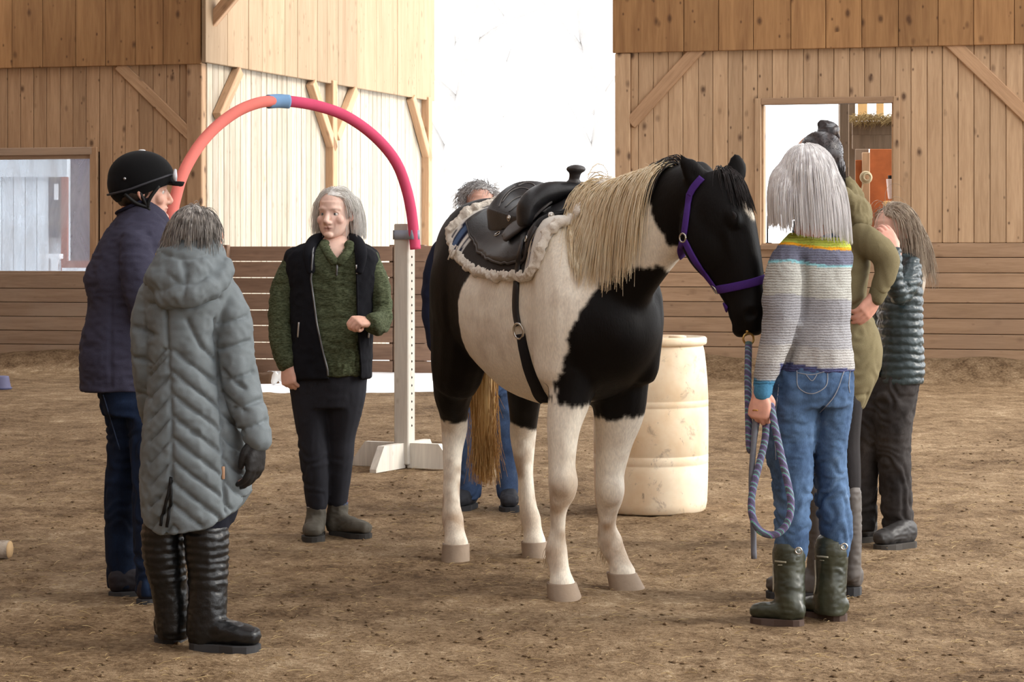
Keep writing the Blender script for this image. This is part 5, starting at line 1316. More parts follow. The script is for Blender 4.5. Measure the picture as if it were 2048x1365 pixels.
# ---- person in black vest and green sweater, facing the viewer
YC = 10.8
tC = [(478, 648, 694, .07, .02), (494, 612, 724, .10, .01), (508, 588, 744, .120, .0), (540, 580, 751, .135, .0), (600, 587, 746, .140, .0), (660, 587, 742, .142, -.01), (715, 588, 737, .145, -.01), (752, 590, 734, .140, -.01)]
sC1 = [(592, 520, .0, 22, .065), (570, 575, .0, 27, .068), (561, 635, -.02, 25, .062), (565, 685, -.05, 24, .058), (573, 726, -.08, 20, .050)]
sC2 = [(740, 522, .0, 22, .065), (757, 575, .0, 23, .066), (765, 622, -.03, 20, .060), (762, 645, -.10, 18, .055), (752, 648, -.17, 18, .050), (744, 647, -.215, 17, .046)]
lC1 = [(620, 745, .0, 44, .12), (622, 800, -.01, 40, .11), (626, 870, -.02, 32, .09), (628, 905, -.03, 30, .078), (632, 950, -.02, 28, .075), (634, 1008, .0, 22, .058)]
lC2 = [(696, 745, .0, 40, .12), (688, 800, .0, 42, .11), (682, 870, .02, 30, .09), (680, 905, .02, 28, .078), (677, 950, .04, 26, .075), (675, 1002, .06, 21, .058)]
hC = W(671, 427, YC); fC = nrm(np.array([-.33, -.94, -.02]))
hands = [hand_mesh(W(574, 727, YC-.085), (.12, -.25, -1), (-.55, -.80, .1), -1, .72, 1.0, 1.05, thumb_in=.5), hand_mesh(W(744, 646, YC-.20), (-.72, -.66, .10), (.15, -.45, .85), 1, .85, 1.0, 1.05, thumb_in=.7)]
pC, RC = person('long haired grey person in black vest and green sweater', (W(658, 0, 10.8)[0], 10.8, 0), hC, fC, [sil(inner(tC[1:]), YC), sil([(470, 650, 692, .06, .02), (500, 628, 712, .095, .0), (540, 610, 730, .115, -.005)], YC)]+[pt(thin(r_), YC) for r_ in (sC1, sC2)]+legs_core([lC1, lC2], YC), hands, skin=(238, 202, 186), brow=(168, 142, 130), nose=1.12, jaw=1.13, hand_skin=(234, 186, 166))
k = NT('green_fleece'); v = k.coord('Object', (1, 1, 3)); n1 = k.noise(v, 60, 3, .7); n2 = k.noise(k.coord('Object'), 260, 2)
k.base(k.ramp(n1, [(.35, lin(50, 56, 38)), (.65, lin(96, 104, 80))])); k.bump(n2, .5, .003); M_green = k.set(.95, .15)
V, Fc = fuse([sil(tC, YC), pt(sC1, YC), pt(sC2, YC)], .0065, 4); V = wrinkle(V, Fc, .0045, 13, 41, (1, 1, 1.5), True); V = fold_limbs(V, Fc, .003, 9, 43)
# open the V neck
def cut(V, Fc, inside):
    Fc = np.asarray(Fc); c = V[Fc].mean(1); px = c[:, 0]/c[:, 1]*F+1024; py = HOR+(CH-c[:, 2])/c[:, 1]*F
    keep = ~inside(px, py, c); Fc = Fc[keep]; u, inv = np.unique(Fc.ravel(), return_inverse=True); return V[u], inv.reshape(-1, Fc.shape[1])
vn = lambda px, py, c: (c[:, 1] < YC+.02) & (py < 528) & (py > 440) & (px > 674-(528-py)*.42) & (px < 674+(528-py)*.44)
Vs, Fs = cut(V, Fc, vn)
sweC = part('sweater', Vs, Fs, M_green, pC, label='mottled green quarter zip fleece sweater'); bs = bvh_of(V, Fc)
for q, nm in (([(652, 474), (648, 492), (660, 512), (673, 529)], 'collar_flap'), ([(697, 476), (703, 494), (690, 512), (675, 529)], 'collar_flap')):
    P = np.array([(hit(bs, x, y, YC-.08)[0]) for x, y in q]); P = catmull(P, 6); V2, F2 = fuse([tube(P+np.array([0, -.004, 0]), [(.020, .012)]*1+[(.022, .013)]*(len(P)-2)+[(.006, .006)], ref=(1, 0, 0), sub=1)], .0045, 2); part(nm, V2, F2, M_green, sweC)
P, N_ = trace(bs, [(674, 528), (674, 540), (673, 552)], 5, .002); part('zip', *ribbon(P, N_, .008, .003), M_zip, sweC)
# vest: open shell over the sweater
vest_rows = [(486, 612, 726, .115, .02), (497, 584, 748, .130, .01), (512, 570, 759, .142, .0), (545, 571, 758, .152, .0), (590, 577, 752, .157, .0), (660, 580, 748, .158, -.01), (715, 581, 744, .160, -.01), (757, 581, 743, .160, -.01)]
V, Fc = fuse([sil(vest_rows, YC)], .007, 3); V = wrinkle(V, Fc, .006, 9, 45, (1, 1, .7)); V = wrinkle(V, Fc, .003, 20, 46, (1, 1, 1), True)
el = ([470, 500, 560, 650, 700, 740, 760], [634, 626, 622, 634, 645, 655, 656]); er = ([470, 500, 560, 650, 700, 740, 760], [704, 712, 714, 716, 720, 723, 722])
Vv, Fv = cut(V, Fc, lambda px, py, c: (c[:, 1] < YC+.03) & (px > np.interp(py, *el)) & (px < np.interp(py, *er)))
vest = part('vest', Vv, Fv, M_black, pC, label='open black fleece vest'); bv = bvh_of(V, Fc)
md = vest.modifiers.new('thick', 'SOLIDIFY'); md.thickness = .008; md.offset = -1
for e, ys_ in ((el, range(488, 757, 12)), (er, range(492, 757, 12))):
    P = np.array([hit(bv, np.interp(y, *e), y, YC-.13)[0] for y in ys_]); part('zip_edge', *cord(catmull(P, 3), .0045, 6), M_zip if e is el else M_black, vest)
V, Fc = fuse([tube([W(622, 545, YC-.14), W(618, 505, YC-.11), W(630, 480, YC-.03), W(655, 474, YC+.06), W(690, 474, YC+.06), W(713, 482, YC-.03), W(722, 508, YC-.11), W(718, 545, YC-.14)], [(.020, .012), (.030, .020), (.030, .024), (.03, .02), (.03, .02), (.030, .024), (.030, .020), (.020, .012)], n=14, sub=5)], .006, 3); part('collar', V, Fc, M_black, vest)
for q in ([(598, 645), (597, 660), (596, 675)], [(738, 666), (737, 676)], [(713, 530), (714, 548)]):
    P = np.array([hit(bv, x, y, YC-.15)[0] for x, y in q])-np.array([0, .006, 0]); part('pocket_zip', *cord(catmull(P, 4), .0045, 6), plain('silver_zip_pull', lin(206, 206, 208), .3, .5, .7), vest)
V, Fc = fuse([pt(lC1, YC), pt(lC2, YC), sil([(735, 588, 738, .14, 0), (775, 586, 728, .14, 0), (815, 596, 716, .13, 0)], YC)], .0065, 4); V = fold_limbs(V, Fc, .006, 8, 51, CH-(905-HOR)/F*YC, .12); part('trousers', V, Fc, fabric('charcoal_trousers', lin(40, 41, 48), .9, 400, .3, .2), pC)
M_boot3 = plain('worn_grey_boot', lin(84, 80, 72), .75, .25, var=.25, scale=14, bump=.3, bscale=120)
k = NT('plaid_sock'); v = k.coord('Object'); sx = k.n('ShaderNodeSeparateXYZ'); k.l(v, sx.inputs[0]); k.base(k.ramp(k.math('FRACT', k.math('MULTIPLY', sx.outputs[2], 36.0)), [(0, lin(74, 84, 110)), (.3, lin(176, 74, 66)), (.55, lin(190, 186, 182)), (.75, lin(60, 70, 96))], 'CONSTANT')); M_sock = k.set(.9)
for rows, hl_, to, dyy in (([(633, 1016, .0, 20, .05), (632, 1035, .0, 20, .05), (629, 1056, -.02, 21, .052)], (W(634, 0, 10.86)[0], 10.88), (W(624, 0, 10.62)[0], 10.60), 0), ([(676, 1010, .06, 21, .05), (674, 1032, .06, 21, .05), (673, 1052, .06, 22, .052)], (W(661, 0, 10.86)[0], 10.88), (W(739, 0, 10.72)[0], 10.73), 0)):
    o, V, Fc = footwear('ankle_boot', pC, hl_, to, YC, rows, M_boot3, plain('dark_boot_sole', lin(56, 54, 52), .85), .048, .070, .014, YC); x, y, dy = rows[0][:3]
    part('sock', *pt([(x+1, y-16, dy, 19, .047), (x, y-2, dy, 20.5, .05)], YC), M_sock, pC)
mv, mf = fuse([ball(RL(hC, RC, (0, -.018, .042)), (.082, .102, .080), n=24, m=16), ball(RL(hC, RC, (0, -.060, -.02)), (.070, .050, .09)),
               tube([RL(hC, RC, (.068, -.025, .06)), RL(hC, RC, (.082, -.045, .0)), RL(hC, RC, (.086, -.050, -.06)), RL(hC, RC, (.104, -.04, -.115))], [(.028, .03), (.024, .036), (.026, .04), (.016, .03)], ref=RC[:, 0]),
               tube([RL(hC, RC, (-.062, -.045, .06)), RL(hC, RC, (-.070, -.060, .0)), RL(hC, RC, (-.072, -.060, -.06)), RL(hC, RC, (-.088, -.050, -.115))], [(.022, .03), (.018, .030), (.018, .03), (.014, .024)], ref=RC[:, 0])], .006, 3)
loc = (mv-hC)@RC; yl = np.where((loc[:, 0] < -.03) & (loc[:, 2] < .035), -.028, 0.)+np.where(loc[:, 2] > .088, .1, np.where(np.abs(loc[:, 0]) < .058, .02+np.clip((loc[:, 2]-.060)*2.2, -.1, .07), .006+np.clip(loc[:, 2]*.6, -.02, .05))); loc[:, 1] = np.minimum(loc[:, 1], yl); mv = loc@RC.T+hC
r = np.random.default_rng(23); sel = r.choice(np.where(loc[:, 2] > -.02)[0], 1700); ll = loc[sel]; d0 = np.stack([np.sign(ll[:, 0])*.5+ll[:, 0]*4, -.75+0*ll[:, 0], -.35+0*ll[:, 0]], -1)@RC.T+r.normal(0, .12, (1700, 3))
S = hair_on(mv, mf, mv[sel], d0, np.clip((mv[sel][:, 2]-(CH-(np.where(ll[:, 0] > 0, 472, 480)-HOR)/F*YC))*(.75+.35*r.random(1700)), .03, .24), 12, .30, 6, .004, .03, lean=(0, .1, -1))
V, Fq = cat_np([(wrinkle(mv, mf, .002, 30, 3, (1, 1, .3)), mf), strands(S, .0015, .0005)]); part('hair', V, Fq, hair_mat('silver_grey_hair', lin(228, 225, 220), lin(252, 251, 248)), pC, label='shoulder length silver grey hair')
# ---- person in striped knitted sweater and jeans holding the lead, seen from behind
YE = 8.30
tE = [(468, 1580, 1672, .08, .0), (484, 1562, 1690, .105, .0), (505, 1556, 1698, .130, .0), (560, 1560, 1702, .142, .0), (620, 1562, 1700, .145, .0), (680, 1557, 1701, .145, .0), (722, 1552, 1706, .148, .0), (744, 1550, 1708, .146, .0)]
sE1 = [(1580, 508, -.06, 30, .07), (1567, 565, -.10, 42, .078), (1565, 620, -.12, 41, .074), (1556, 670, -.13, 34, .064), (1540, 720, -.14, 28, .054), (1527, 765, -.15, 20, .044), (1524, 788, -.15, 18, .040)]
sE2 = [(1685, 508, .08, 22, .07), (1672, 570, .18, 24, .065), (1640, 610, .26, 22, .06), (1590, 605, .30, 18, .05)]
lE1 = [(1588, 770, -.01, 50, .135), (1582, 830, -.01, 52, .125), (1580, 890, -.01, 50, .105), (1583, 945, -.01, 43, .090), (1586, 1000, -.01, 37, .078), (1585, 1050, -.01, 36, .074), (1582, 1108, -.01, 32, .064)]
lE2 = [(1662, 770, .04, 45, .135), (1660, 830, .05, 43, .125), (1657, 890, .06, 36, .105), (1660, 945, .07, 33, .090), (1666, 1000, .07, 33, .078), (1671, 1050, .07, 33, .074), (1673, 1100, .07, 28, .062)]
hE = W(1610, 357, YE); fE = np.array([-.52, .85, 0])
handE = hand_mesh(W(1522, 782, YE-.16), (-.10, -.06, -1), (-.40, -.90, 0), -1, .70, .95, 1.08, thumb_in=.7)
pE, RE = person('silver haired person in striped knit sweater and jeans holding the lead', (W(1625, 0, 8.3)[0], 8.3, 0), hE, fE, [sil(inner(tE), YE)]+[pt(thin(r_), YE) for r_ in (sE1, sE2)]+legs_core([lE1, lE2], YE),
    [handE, hand_mesh(W(1585, 604, YE+.30), (-1, 0, .2), (0, -.6, .8), 1, .3, .98)], skin=(214, 160, 140), hand_skin=(222, 166, 146), fine=.0055)
V, Fc = fuse([sil(tE, YE), pt(sE1, YE), pt(sE2, YE)], .0065, 4); V = wrinkle(V, Fc, .005, 9, 61, (1, 1, 1.3)); V = fold_limbs(V, Fc, .0022, 8, 62)
bq = bvh_of(V, Fc); ar = [trace(bq, q, 8)[0] for q in ([(1607, 520), (1610, 570), (1606, 625), (1592, 670), (1572, 730)],)]; V = groove(V, Fc, [l_ for l_ in ar if len(l_) > 3], .012, .014)
# knitted bands: colour by height along the yoke and the cuffs
zE = lambda y: CH-(y-HOR)/F*YE
py_ = HOR+(CH-V[:, 2])/V[:, 1]*F
yk = py_+(V[:, 0]-W(1625, 0, YE)[0])*-.0
yo = yk-np.interp((V[:, 0]/V[:, 1]*F+1024), [1540, 1580, 1640, 1700], [0, -2, 8, 10])
sc = np.array(lin(188, 186, 184)[:3])*np.ones((len(V), 3)); nz = vnoise(V*np.array([1, 1, 3.0]), 120, 4)
for a, b, cc in ((400, 466, (86, 118, 152)), (466, 486, (196, 206, 92)), (486, 491, (238, 168, 44)), (491, 521, (112, 114, 132)), (521, 526, (140, 196, 206)), (526, 590, (186, 186, 180)), (590, 640, (158, 158, 163)), (640, 690, (168, 168, 172)), (690, 728, (186, 184, 182)), (728, 760, (84, 88, 128))): sc[(yo > a) & (yo <= b)] = lin(*cc)[:3]
d_arm = np.array([min(np.linalg.norm(v_-W(1524, 790, YE-.15)), np.linalg.norm(v_-W(1527, 778, YE-.15))) for v_ in V]); cf = (d_arm < .052) | ((py_ > 762) & (V[:, 0] < W(1550, 0, YE)[0])); sc[cf] = lin(74, 130, 166)[:3]
slv_ = (py_ > 726) & (V[:, 0] < W(1549, 0, YE)[0]) & ~cf; sc[slv_] = lin(170, 168, 168)[:3]
k = NT('knit_wool'); at_ = k.n('ShaderNodeAttribute'); at_.attribute_name = 'col'; v = k.coord('Object')
sx = k.n('ShaderNodeSeparateXYZ'); k.l(v, sx.inputs[0]); nb_ = k.noise(v, 30, 2)
row = k.math('SINE', k.math('MULTIPLY', k.math('ADD', sx.outputs[2], k.math('MULTIPLY', nb_, .006)), 680.0)); st_n = k.noise(k.coord('Object', (1, 1, 1.6)), 130, 2, .7)
hgt = k.math('ADD', k.math('MULTIPLY', row, .20), st_n)
k.base(k.mix(1.0, at_.outputs['Color'], k.ramp(hgt, [(.05, .55), (.45, .92), (.9, 1.12)]), 'MULTIPLY')); k.bump(hgt, .8, .006); M_knit = k.set(.95, .1)
swV, swF = V, Fc
swE = part('sweater', V, Fc, M_knit, pE, col=sc, label='grey knitted sweater with lime, orange and blue yoke')
V, Fc = fuse([tube([W(1622, 476, YE), W(1618, 455, YE)], [(.068, .07), (.060, .062)], n=20)], .006, 2); part('collar', V, Fc, fabric('blue_knit', lin(86, 118, 152), .95, 150, .6), swE)
for x, y in ((1524, 781),):
    part('cuff', *fuse([pt([(1527, 768, -.15, 20, .045), (1524, 788, -.15, 20, .045)], YE)], .005, 1), fabric('teal_rib', lin(74, 130, 166), .95, 150, .6), swE)
V, Fc = fuse([pt(lE1, YE), pt(lE2, YE), sil([(728, 1556, 1704, .14, 0), (770, 1543, 1706, .150, 0), (812, 1538, 1702, .150, .01)], YE)], .0062, 4)
V = fold_limbs(V, Fc, .0065, 9, 71, CH-(960-HOR)/F*YE, .22); V = wrinkle(V, Fc, .0025, 24, 73, (1, 1, 2.2), True); bq = bvh_of(V, Fc)
V = groove(V, Fc, [l_ for l_ in (trace(bq, [(1628, 1000), (1628, 930), (1630, 870), (1640, 825), (1668, 790), (1690, 750)], 8)[0],) if len(l_) > 3], .006, .008)
jeE = part('jeans', V, Fc, M_jean, pE, label='blue stretch jeans'); M_thr = plain('gold_thread', lin(150, 152, 158), .9)
for q, nm in (([(1594, 742), (1597, 775), (1624, 788), (1652, 772), (1655, 738)], 'pocket_seam'), ([(1594, 746), (1624, 750), (1655, 742)], 'pocket_seam'), ([(1558, 770), (1550, 850), (1552, 920)], 'side_seam'), ([(1700, 742), (1697, 770), (1699, 786)], 'pocket_seam'), ([(1688, 742), (1670, 790), (1640, 826)], 'seat_seam')):
    P, N_ = trace(bq, q, 8, .001)
    if len(P) > 4: part(nm, *cord(P, .0017, 5), M_thr, jeE)
P, N_ = trace(bq, [(1612, 750), (1624, 762), (1634, 750)], 6, .001); part('pocket_stitch', *cord(P, .0014, 5), M_thr, jeE)
M_print = plain('pale_print', lin(172, 170, 152), .7)
k = NT('olive_rubber'); v = k.coord('Object'); k.base(k.ramp(k.noise(v, 10, 4), [(.3, lin(36, 40, 30)), (.7, lin(66, 68, 52))])); k.bump(k.noise(v, 60, 3), .15, .004); M_rub = k.set(.38, .5); M_bsole = plain('brown_rubber_sole', lin(78, 62, 54), .8, .3, var=.2)
for nm, hl_, to, rows, ring in (('a', (W(1607, 0, 8.22)[0], 8.20), (W(1501, 0, 8.28)[0], 8.28), [(1578, 1104, -.02, 33, .066), (1578, 1150, -.03, 32, .064), (1579, 1190, -.05, 31, .064), (1580, 1225, -.06, 30, .064)], (1597, 1102)),
                        ('b', (W(1693, 0, 8.30)[0], 8.32), (W(1606, 0, 8.42)[0], 8.44), [(1663, 1094, .06, 34, .066), (1662, 1145, .06, 32, .064), (1660, 1190, .05, 32, .064), (1660, 1225, .05, 31, .064)], (1688, 1094))):
    o, V, Fc = footwear('rubber_boot', pE, hl_, to, YE, rows, M_rub, M_bsole, .044, .058, .018, YE, toe_h=.66)
    x, y, dy, rx, ry = rows[0]
    part('top_band', *fuse([pt([(x, y+2, dy, rx+1.2, ry+.002), (x, y+17, dy, rx+.8, ry+.001)], YE, round_ends=False) if False else pt([(x, y+4, dy, rx+1, ry+.002), (x, y+14, dy, rx+.6, ry+.002)], YE)], .005, 1), M_rub, o)
    part('buckle_ring', *torus(W(ring[0], ring[1], YE+dy-ry-.004), (0, -1, 0), .011, .003, 18, 8), M_silver, o)
    bb_ = bvh_of(V, Fc); P, N_ = trace(bb_, [(x-rx+6, y+19), (x-rx+28, y+21)], 6, .003)
    if len(P) > 3: part('printed_line', *ribbon(P, N_, .006, .0012), M_print, o)
    P, N_ = trace(bb_, [(x-rx+12, y+27), (x-rx+20, y+27.5)], 6, .003)
    if len(P) > 3: part('printed_line', *ribbon(P, N_, .003, .0012), M_print, o)
    P, N_ = trace(bb_, [(x-rx+3, y+26), (x-rx+4, y+70), (x-rx+1, y+95)], 6, .004)
    if len(P) > 3: part('lace', *cord(P, .003, 5), plain('pale_lace', lin(176, 168, 150), .9), o)
M_ring = plain('gold_ring', lin(206, 160, 80), .25, .5, 1.0); p_, n_ = hit(bvh_of(*handE), 1512, 822, YE-.2); part('finger_ring', *torus(p_+np.array([0, .006, 0]), (-.1, -.2, -1), .0105, .002, 16, 6), M_ring, pE)
# long straight silver hair
mv, mf = fuse([ball(RL(hE, RE, (0, -.014, .040)), (.090, .106, .083), n=24, m=16), ball(RL(hE, RE, (0, -.055, -.02)), (.090, .062, .10)),
               sil([(318, 1572, 1650, .05, -.01), (345, 1546, 1672, .085, -.015), (380, 1540, 1682, .095, -.03), (410, 1548, 1684, .080, -.04), (432, 1572, 1684, .050, -.055), (450, 1612, 1684, .022, -.065)], YE)], .006, 4)
r = np.random.default_rng(31); loc = (mv-hE)@RE; cand = np.where((mv[:, 1] < YE+.05) & (loc[:, 2] > -.09))[0]; sel = r.choice(cand, 1900); ll = loc[sel]
rx_ = mv[sel][:, 0]/mv[sel][:, 1]*F+1024
ty = np.interp(rx_, [1530, 1570, 1630, 1690, 1710], [432, 458, 470, 484, 486])+r.uniform(-34, 10, 1900)
ln = np.clip((mv[sel][:, 2]-(CH-(ty-HOR)/F*YE))*1.04, .03, .34)
d0 = np.stack([ll[:, 0]*8, ll[:, 1]*4-.2, -.5+0*ll[:, 0]], -1)@RE.T+r.normal(0, .05, (1900, 3)); S = hair_on(mv, mf, mv[sel], d0, ln, 11, .40, 8, .0025, .008, lean=(.07, -.02, -1), extra=(swV, swF.tolist()))
V, Fq = cat_np([(wrinkle(mv, mf, .0015, 30, 5, (1, 1, .2)), mf), strands(S, .0018, .0007)]); part('hair', V, Fq, hair_mat('silver_hair', lin(220, 217, 218), lin(254, 253, 253)), pE, label='long straight silver hair')

# ---- person in olive hoodie with a dark top knot
YF = 9.05
tF = [(440, 1668, 1726, .10, .0), (470, 1652, 1738, .140, .0), (520, 1640, 1738, .165, .0), (570, 1640, 1733, .165, .0), (608, 1645, 1732, .155, .0), (650, 1640, 1750, .170, .0), (695, 1636, 1763, .185, .0), (740, 1640, 1758, .180, .0), (780, 1648, 1742, .160, .0), (816, 1652, 1724, .140, .0)]
sF1 = [(1716, 478, -.14, 24, .070), (1745, 490, -.17, 30, .068), (1770, 512, -.17, 27, .062), (1772, 545, -.17, 23, .056), (1760, 575, -.17, 19, .050), (1752, 597, -.17, 15, .042)]
sF2 = [(1690, 480, .14, 24, .07), (1660, 560, .18, 24, .06), (1620, 600, .12, 20, .05)]
lF1 = [(1690, 800, -.06, 36, .11), (1690, 880, -.06, 30, .085), (1694, 950, -.08, 28, .075), (1698, 1040, -.08, 22, .06), (1700, 1120, -.08, 20, .055)]
lF2 = [(1665, 800, .06, 34, .11), (1655, 900, .05, 28, .085), (1650, 1000, -.02, 24, .07), (1650, 1120, -.08, 20, .055)]
hF = W(1632, 326, YF); fF = np.array([-.72, .69, 0])
pF, RF_ = person('person in olive hoodie with dark hair in a top knot', (W(1685, 0, 9.0)[0], 9.0, 0), hF, fF, [sil(inner(tF), YF)]+[pt(thin(r_), YF) for r_ in (sF1, sF2)]+legs_core([lF1, lF2], YF),
    [hand_mesh(W(1755, 588, YF-.17), (-.55, -.2, -.75), (.55, -.80, -.1), -1, .35, .98), hand_mesh(W(1612, 604, YF+.10), (-1, 0, -.1), (0, .6, .8), -1, .4, .98)], skin=(216, 168, 146), fine=.0055)
M_olive = fabric('olive_sweatshirt', lin(122, 112, 84), .95, 320, .3, .12)
V, Fc = fuse([sil(tF, YF), pt(sF1, YF), pt(sF2, YF)], .0068, 4); V = wrinkle(V, Fc, .004, 9, 81, (1, 1, 1.4)); V = fold_limbs(V, Fc, .003, 8, 83)
bq = bvh_of(V, Fc); l1 = [trace(bq, q, 6)[0] for q in ([(1700, 612), (1715, 608), (1732, 600)], [(1735, 575), (1755, 590), (1770, 592)], [(1690, 796), (1710, 793), (1735, 790)])]; V = groove(V, Fc, [l_ for l_ in l1 if len(l_) > 3], .008, .007)
hooF = part('hoodie', V, Fc, M_olive, pF, label='olive green hooded sweatshirt')
V, Fc = fuse([tube([W(1648, 400, YF-.12), W(1680, 392, YF-.13), W(1708, 412, YF-.11), W(1728, 430, YF-.02), W(1718, 420, YF+.08), W(1690, 400, YF+.12)], [(.026, .03), (.036, .040), (.036, .045), (.030, .050), (.03, .04), (.025, .03)], n=14, sub=5), ball(W(1712, 440, YF-.05), (.050, .10, .045)), tube([W(1690, 372, YF-.02), W(1706, 396, YF-.03), W(1722, 432, YF-.03)], [(.03, .06), (.036, .07), (.03, .06)], n=14)], .006, 4); V = wrinkle(V, Fc, .008, 14, 85, ridged=True); V = wrinkle(V, Fc, .004, 34, 86, ridged=True); part('hood', V, Fc, M_olive, hooF)
part('cuff', *fuse([pt([(1757, 582, -.17, 18, .046), (1752, 597, -.17, 17, .044)], YF)], .005, 1), fabric('olive_rib', lin(112, 103, 76), .95, 200, .5), hooF)
V, Fc = fuse([pt(lF1[:4], YF), pt(lF2[:4], YF)], .007, 3); part('leggings', V, Fc, fabric('black_leggings', lin(40, 37, 38), .85), pF)
M_gum = plain('grey_boot_rubber', lin(88, 82, 78), .6, .35, var=.15, scale=20)
footwear('tall_boot', pF, (W(1722, 0, 8.92)[0], 8.95), (W(1640, 0, 9.05)[0], 9.08), YF, [(1700, 985, -.10, 22, .062), (1701, 1050, -.10, 22, .060), (1702, 1110, -.10, 20, .056), (1700, 1150, -.10, 21, .056)], M_gum, M_sole, .046, .075, .024, YF)
footwear('tall_boot', pF, (W(1655, 0, 8.80)[0], 8.80), (W(1532, 0, 8.86)[0], 8.87), YF, [(1636, 985, -.22, 24, .062), (1634, 1050, -.22, 22, .060), (1634, 1110, -.22, 20, .056), (1636, 1160, -.22, 21, .056)], M_gum, M_sole, .046, .075, .024, YF)
mv, mf = fuse([ball(RL(hF, RF_, (0, -.024, .038)), (.086, .108, .086), n=24, m=16), ball(RL(hF, RF_, (0, -.060, -.02)), (.066, .048, .070)), ball(RL(hF, RF_, (.074, -.026, -.006)), (.022, .032, .040)), ball(RL(hF, RF_, (-.074, -.026, -.006)), (.022, .032, .040))], .006, 2)
loc = (mv-hF)@RF_; loc[:, 1] = np.minimum(loc[:, 1], np.where(loc[:, 2] > .05, .085, .02)); mv = loc@RF_.T+hF; bunc = W(1656, 263, YF)
r = np.random.default_rng(41); sel = r.choice(len(mv), 900); tt = np.linspace(0, 1, 9)[None, :, None]; base_b = W(1656, 288, YF); S = mv[sel][:, None]*(1-tt)+base_b*tt
cenh = hF+RF_@np.array([0, -.014, .036]); D_ = S-cenh; dl_ = np.linalg.norm(D_, axis=2, keepdims=True); r0 = np.linalg.norm(mv[sel]-cenh, axis=1)[:, None, None]; S = cenh+D_/dl_*np.maximum(dl_, r0*(1-tt)+np.linalg.norm(base_b-cenh)*tt)*1.01
loc = (S.reshape(-1, 3)-hF)@RF_
coil = [bunc+np.array([.030*math.cos(a_)*(1-.25*a_/9), .030*math.sin(a_)*(1-.25*a_/9), -.024+.050*a_/9.4+.006*math.sin(a_)]) for a_ in np.linspace(0, 9.4, 40)]
bun = fuse([cord(coil, .0200, 10), ball(bunc, (.030, .030, .030))], .005, 2); dk = hair_mat('dark_brown_long_hair', lin(30, 26, 28), lin(66, 58, 58), .38)
V, Fq = cat_np([(mv, mf), strands(S, .0015, .0008)]); hf_ = part('hair', V, Fq, dk, pF, label='dark hair pulled up'); part('top_knot', wrinkle(bun[0], bun[1], .002, 60, 3), bun[1], dk, hf_)
part('hair_tie', *torus(base_b+np.array([.002, 0, -.004]), (0.1, -.1, 1), .024, .005, 28, 8), plain('amber_bead_tie', lin(182, 122, 60), .3, .5, .4, var=.5, scale=150), hf_)
nape = RL(hF, RF_, (0, -.095, -.03)); n = 260; R0 = nape+r.normal(0, .018, (n, 3)); S = hair_fall(R0, np.array([.1, .0, -1])+r.normal(0, .12, (n, 3)), .07+.08*r.random(n), 8, .3, seed=44, wob=.05); V, Fq = strands(S, .0014, .0005); part('loose_strands', V, Fq, dk, hf_)

# ---- person in dark puffer jacket shading the face with a hand
YG = 10.45
tG = [(508, 1786, 1826, .09, .0), (528, 1772, 1838, .125, .0), (570, 1764, 1842, .145, .0), (630, 1758, 1842, .150, .0), (690, 1757, 1843, .155, .0), (738, 1753, 1846, .160, .0), (766, 1756, 1842, .155, .0)]
sG1 = [(1822, 536, -.10, 20, .060), (1814, 566, -.17, 24, .062), (1800, 586, -.22, 21, .058), (1790, 565, -.26, 17, .050), (1789, 530, -.26, 14, .044), (1789, 504, -.25, 12, .038)]
sG2 = [(1785, 535, .12, 20, .06), (1770, 600, .16, 20, .055), (1762, 660, .14, 17, .05)]
lG1 = [(1795, 755, -.02, 44, .13), (1787, 830, -.03, 40, .12), (1788, 900, -.03, 33, .10), (1791, 970, -.03, 31, .088), (1797, 1062, -.03, 30, .08)]
lG2 = [(1762, 755, .06, 40, .13), (1745, 830, .06, 36, .11), (1732, 900, .08, 30, .095), (1727, 970, .08, 27, .085), (1727, 1055, .08, 25, .078)]
hG = W(1788, 462, YG); fG = nrm(np.array([-.88, -.46, -.10]))
pG, RG = person('person in dark green puffer jacket shading the face with a hand', (W(1790, 0, 10.4)[0], 10.4, 0), hG, fG, [sil(inner(tG), YG)]+[pt(thin(r_), YG) for r_ in (sG1, sG2)]+legs_core([lG1, lG2], YG),
    [hand_mesh(W(1789, 503, YG-.25), (-.42, .25, 1.0), (.25, -.9, .25), 1, .38, .96, 1.0, thumb_in=.2), hand_mesh(W(1761, 668, YG+.14), (0, -.1, -1), (0, 1, 0), 1, .4, .96)], k=.98, skin=(226, 182, 164), hand_skin=(222, 164, 146), fine=.0048)
k = NT('dark_green_nylon'); v = k.coord('Object'); k.base(k.ramp(k.noise(v, 9, 4), [(.3, lin(32, 44, 48)), (.7, lin(58, 74, 78))])); k.bump(k.noise(v, 70, 4), .35, .006); M_puff = k.set(.35, .5)
V, Fc = fuse([sil(tG, YG), pt(sG1, YG), pt(sG2, YG)], .0065, 4); N_ = normals(V, Fc)
ph = (V[:, 2]-.75)/.036+.35*vnoise(V, 9, 91)+.9*V[:, 0]*((V[:, 2] < 1.07)*2.0); V = V+N_*(.0075*np.abs(np.sin(math.pi*ph))**.7-.003)[:, None]; V = wrinkle(V, Fc, .0028, 45, 92, (.6, .6, 1.6), True)
jaG = part('puffer_jacket', V, Fc, M_puff, pG, label='dark green quilted puffer jacket')
bq = bvh_of(V, Fc); P, N_ = trace(bq, [(1762, 715), (1761, 735), (1760, 757)], 6, .003)
if len(P) > 3: part('zip', *ribbon(P, N_, .012, .004), M_blk, jaG)
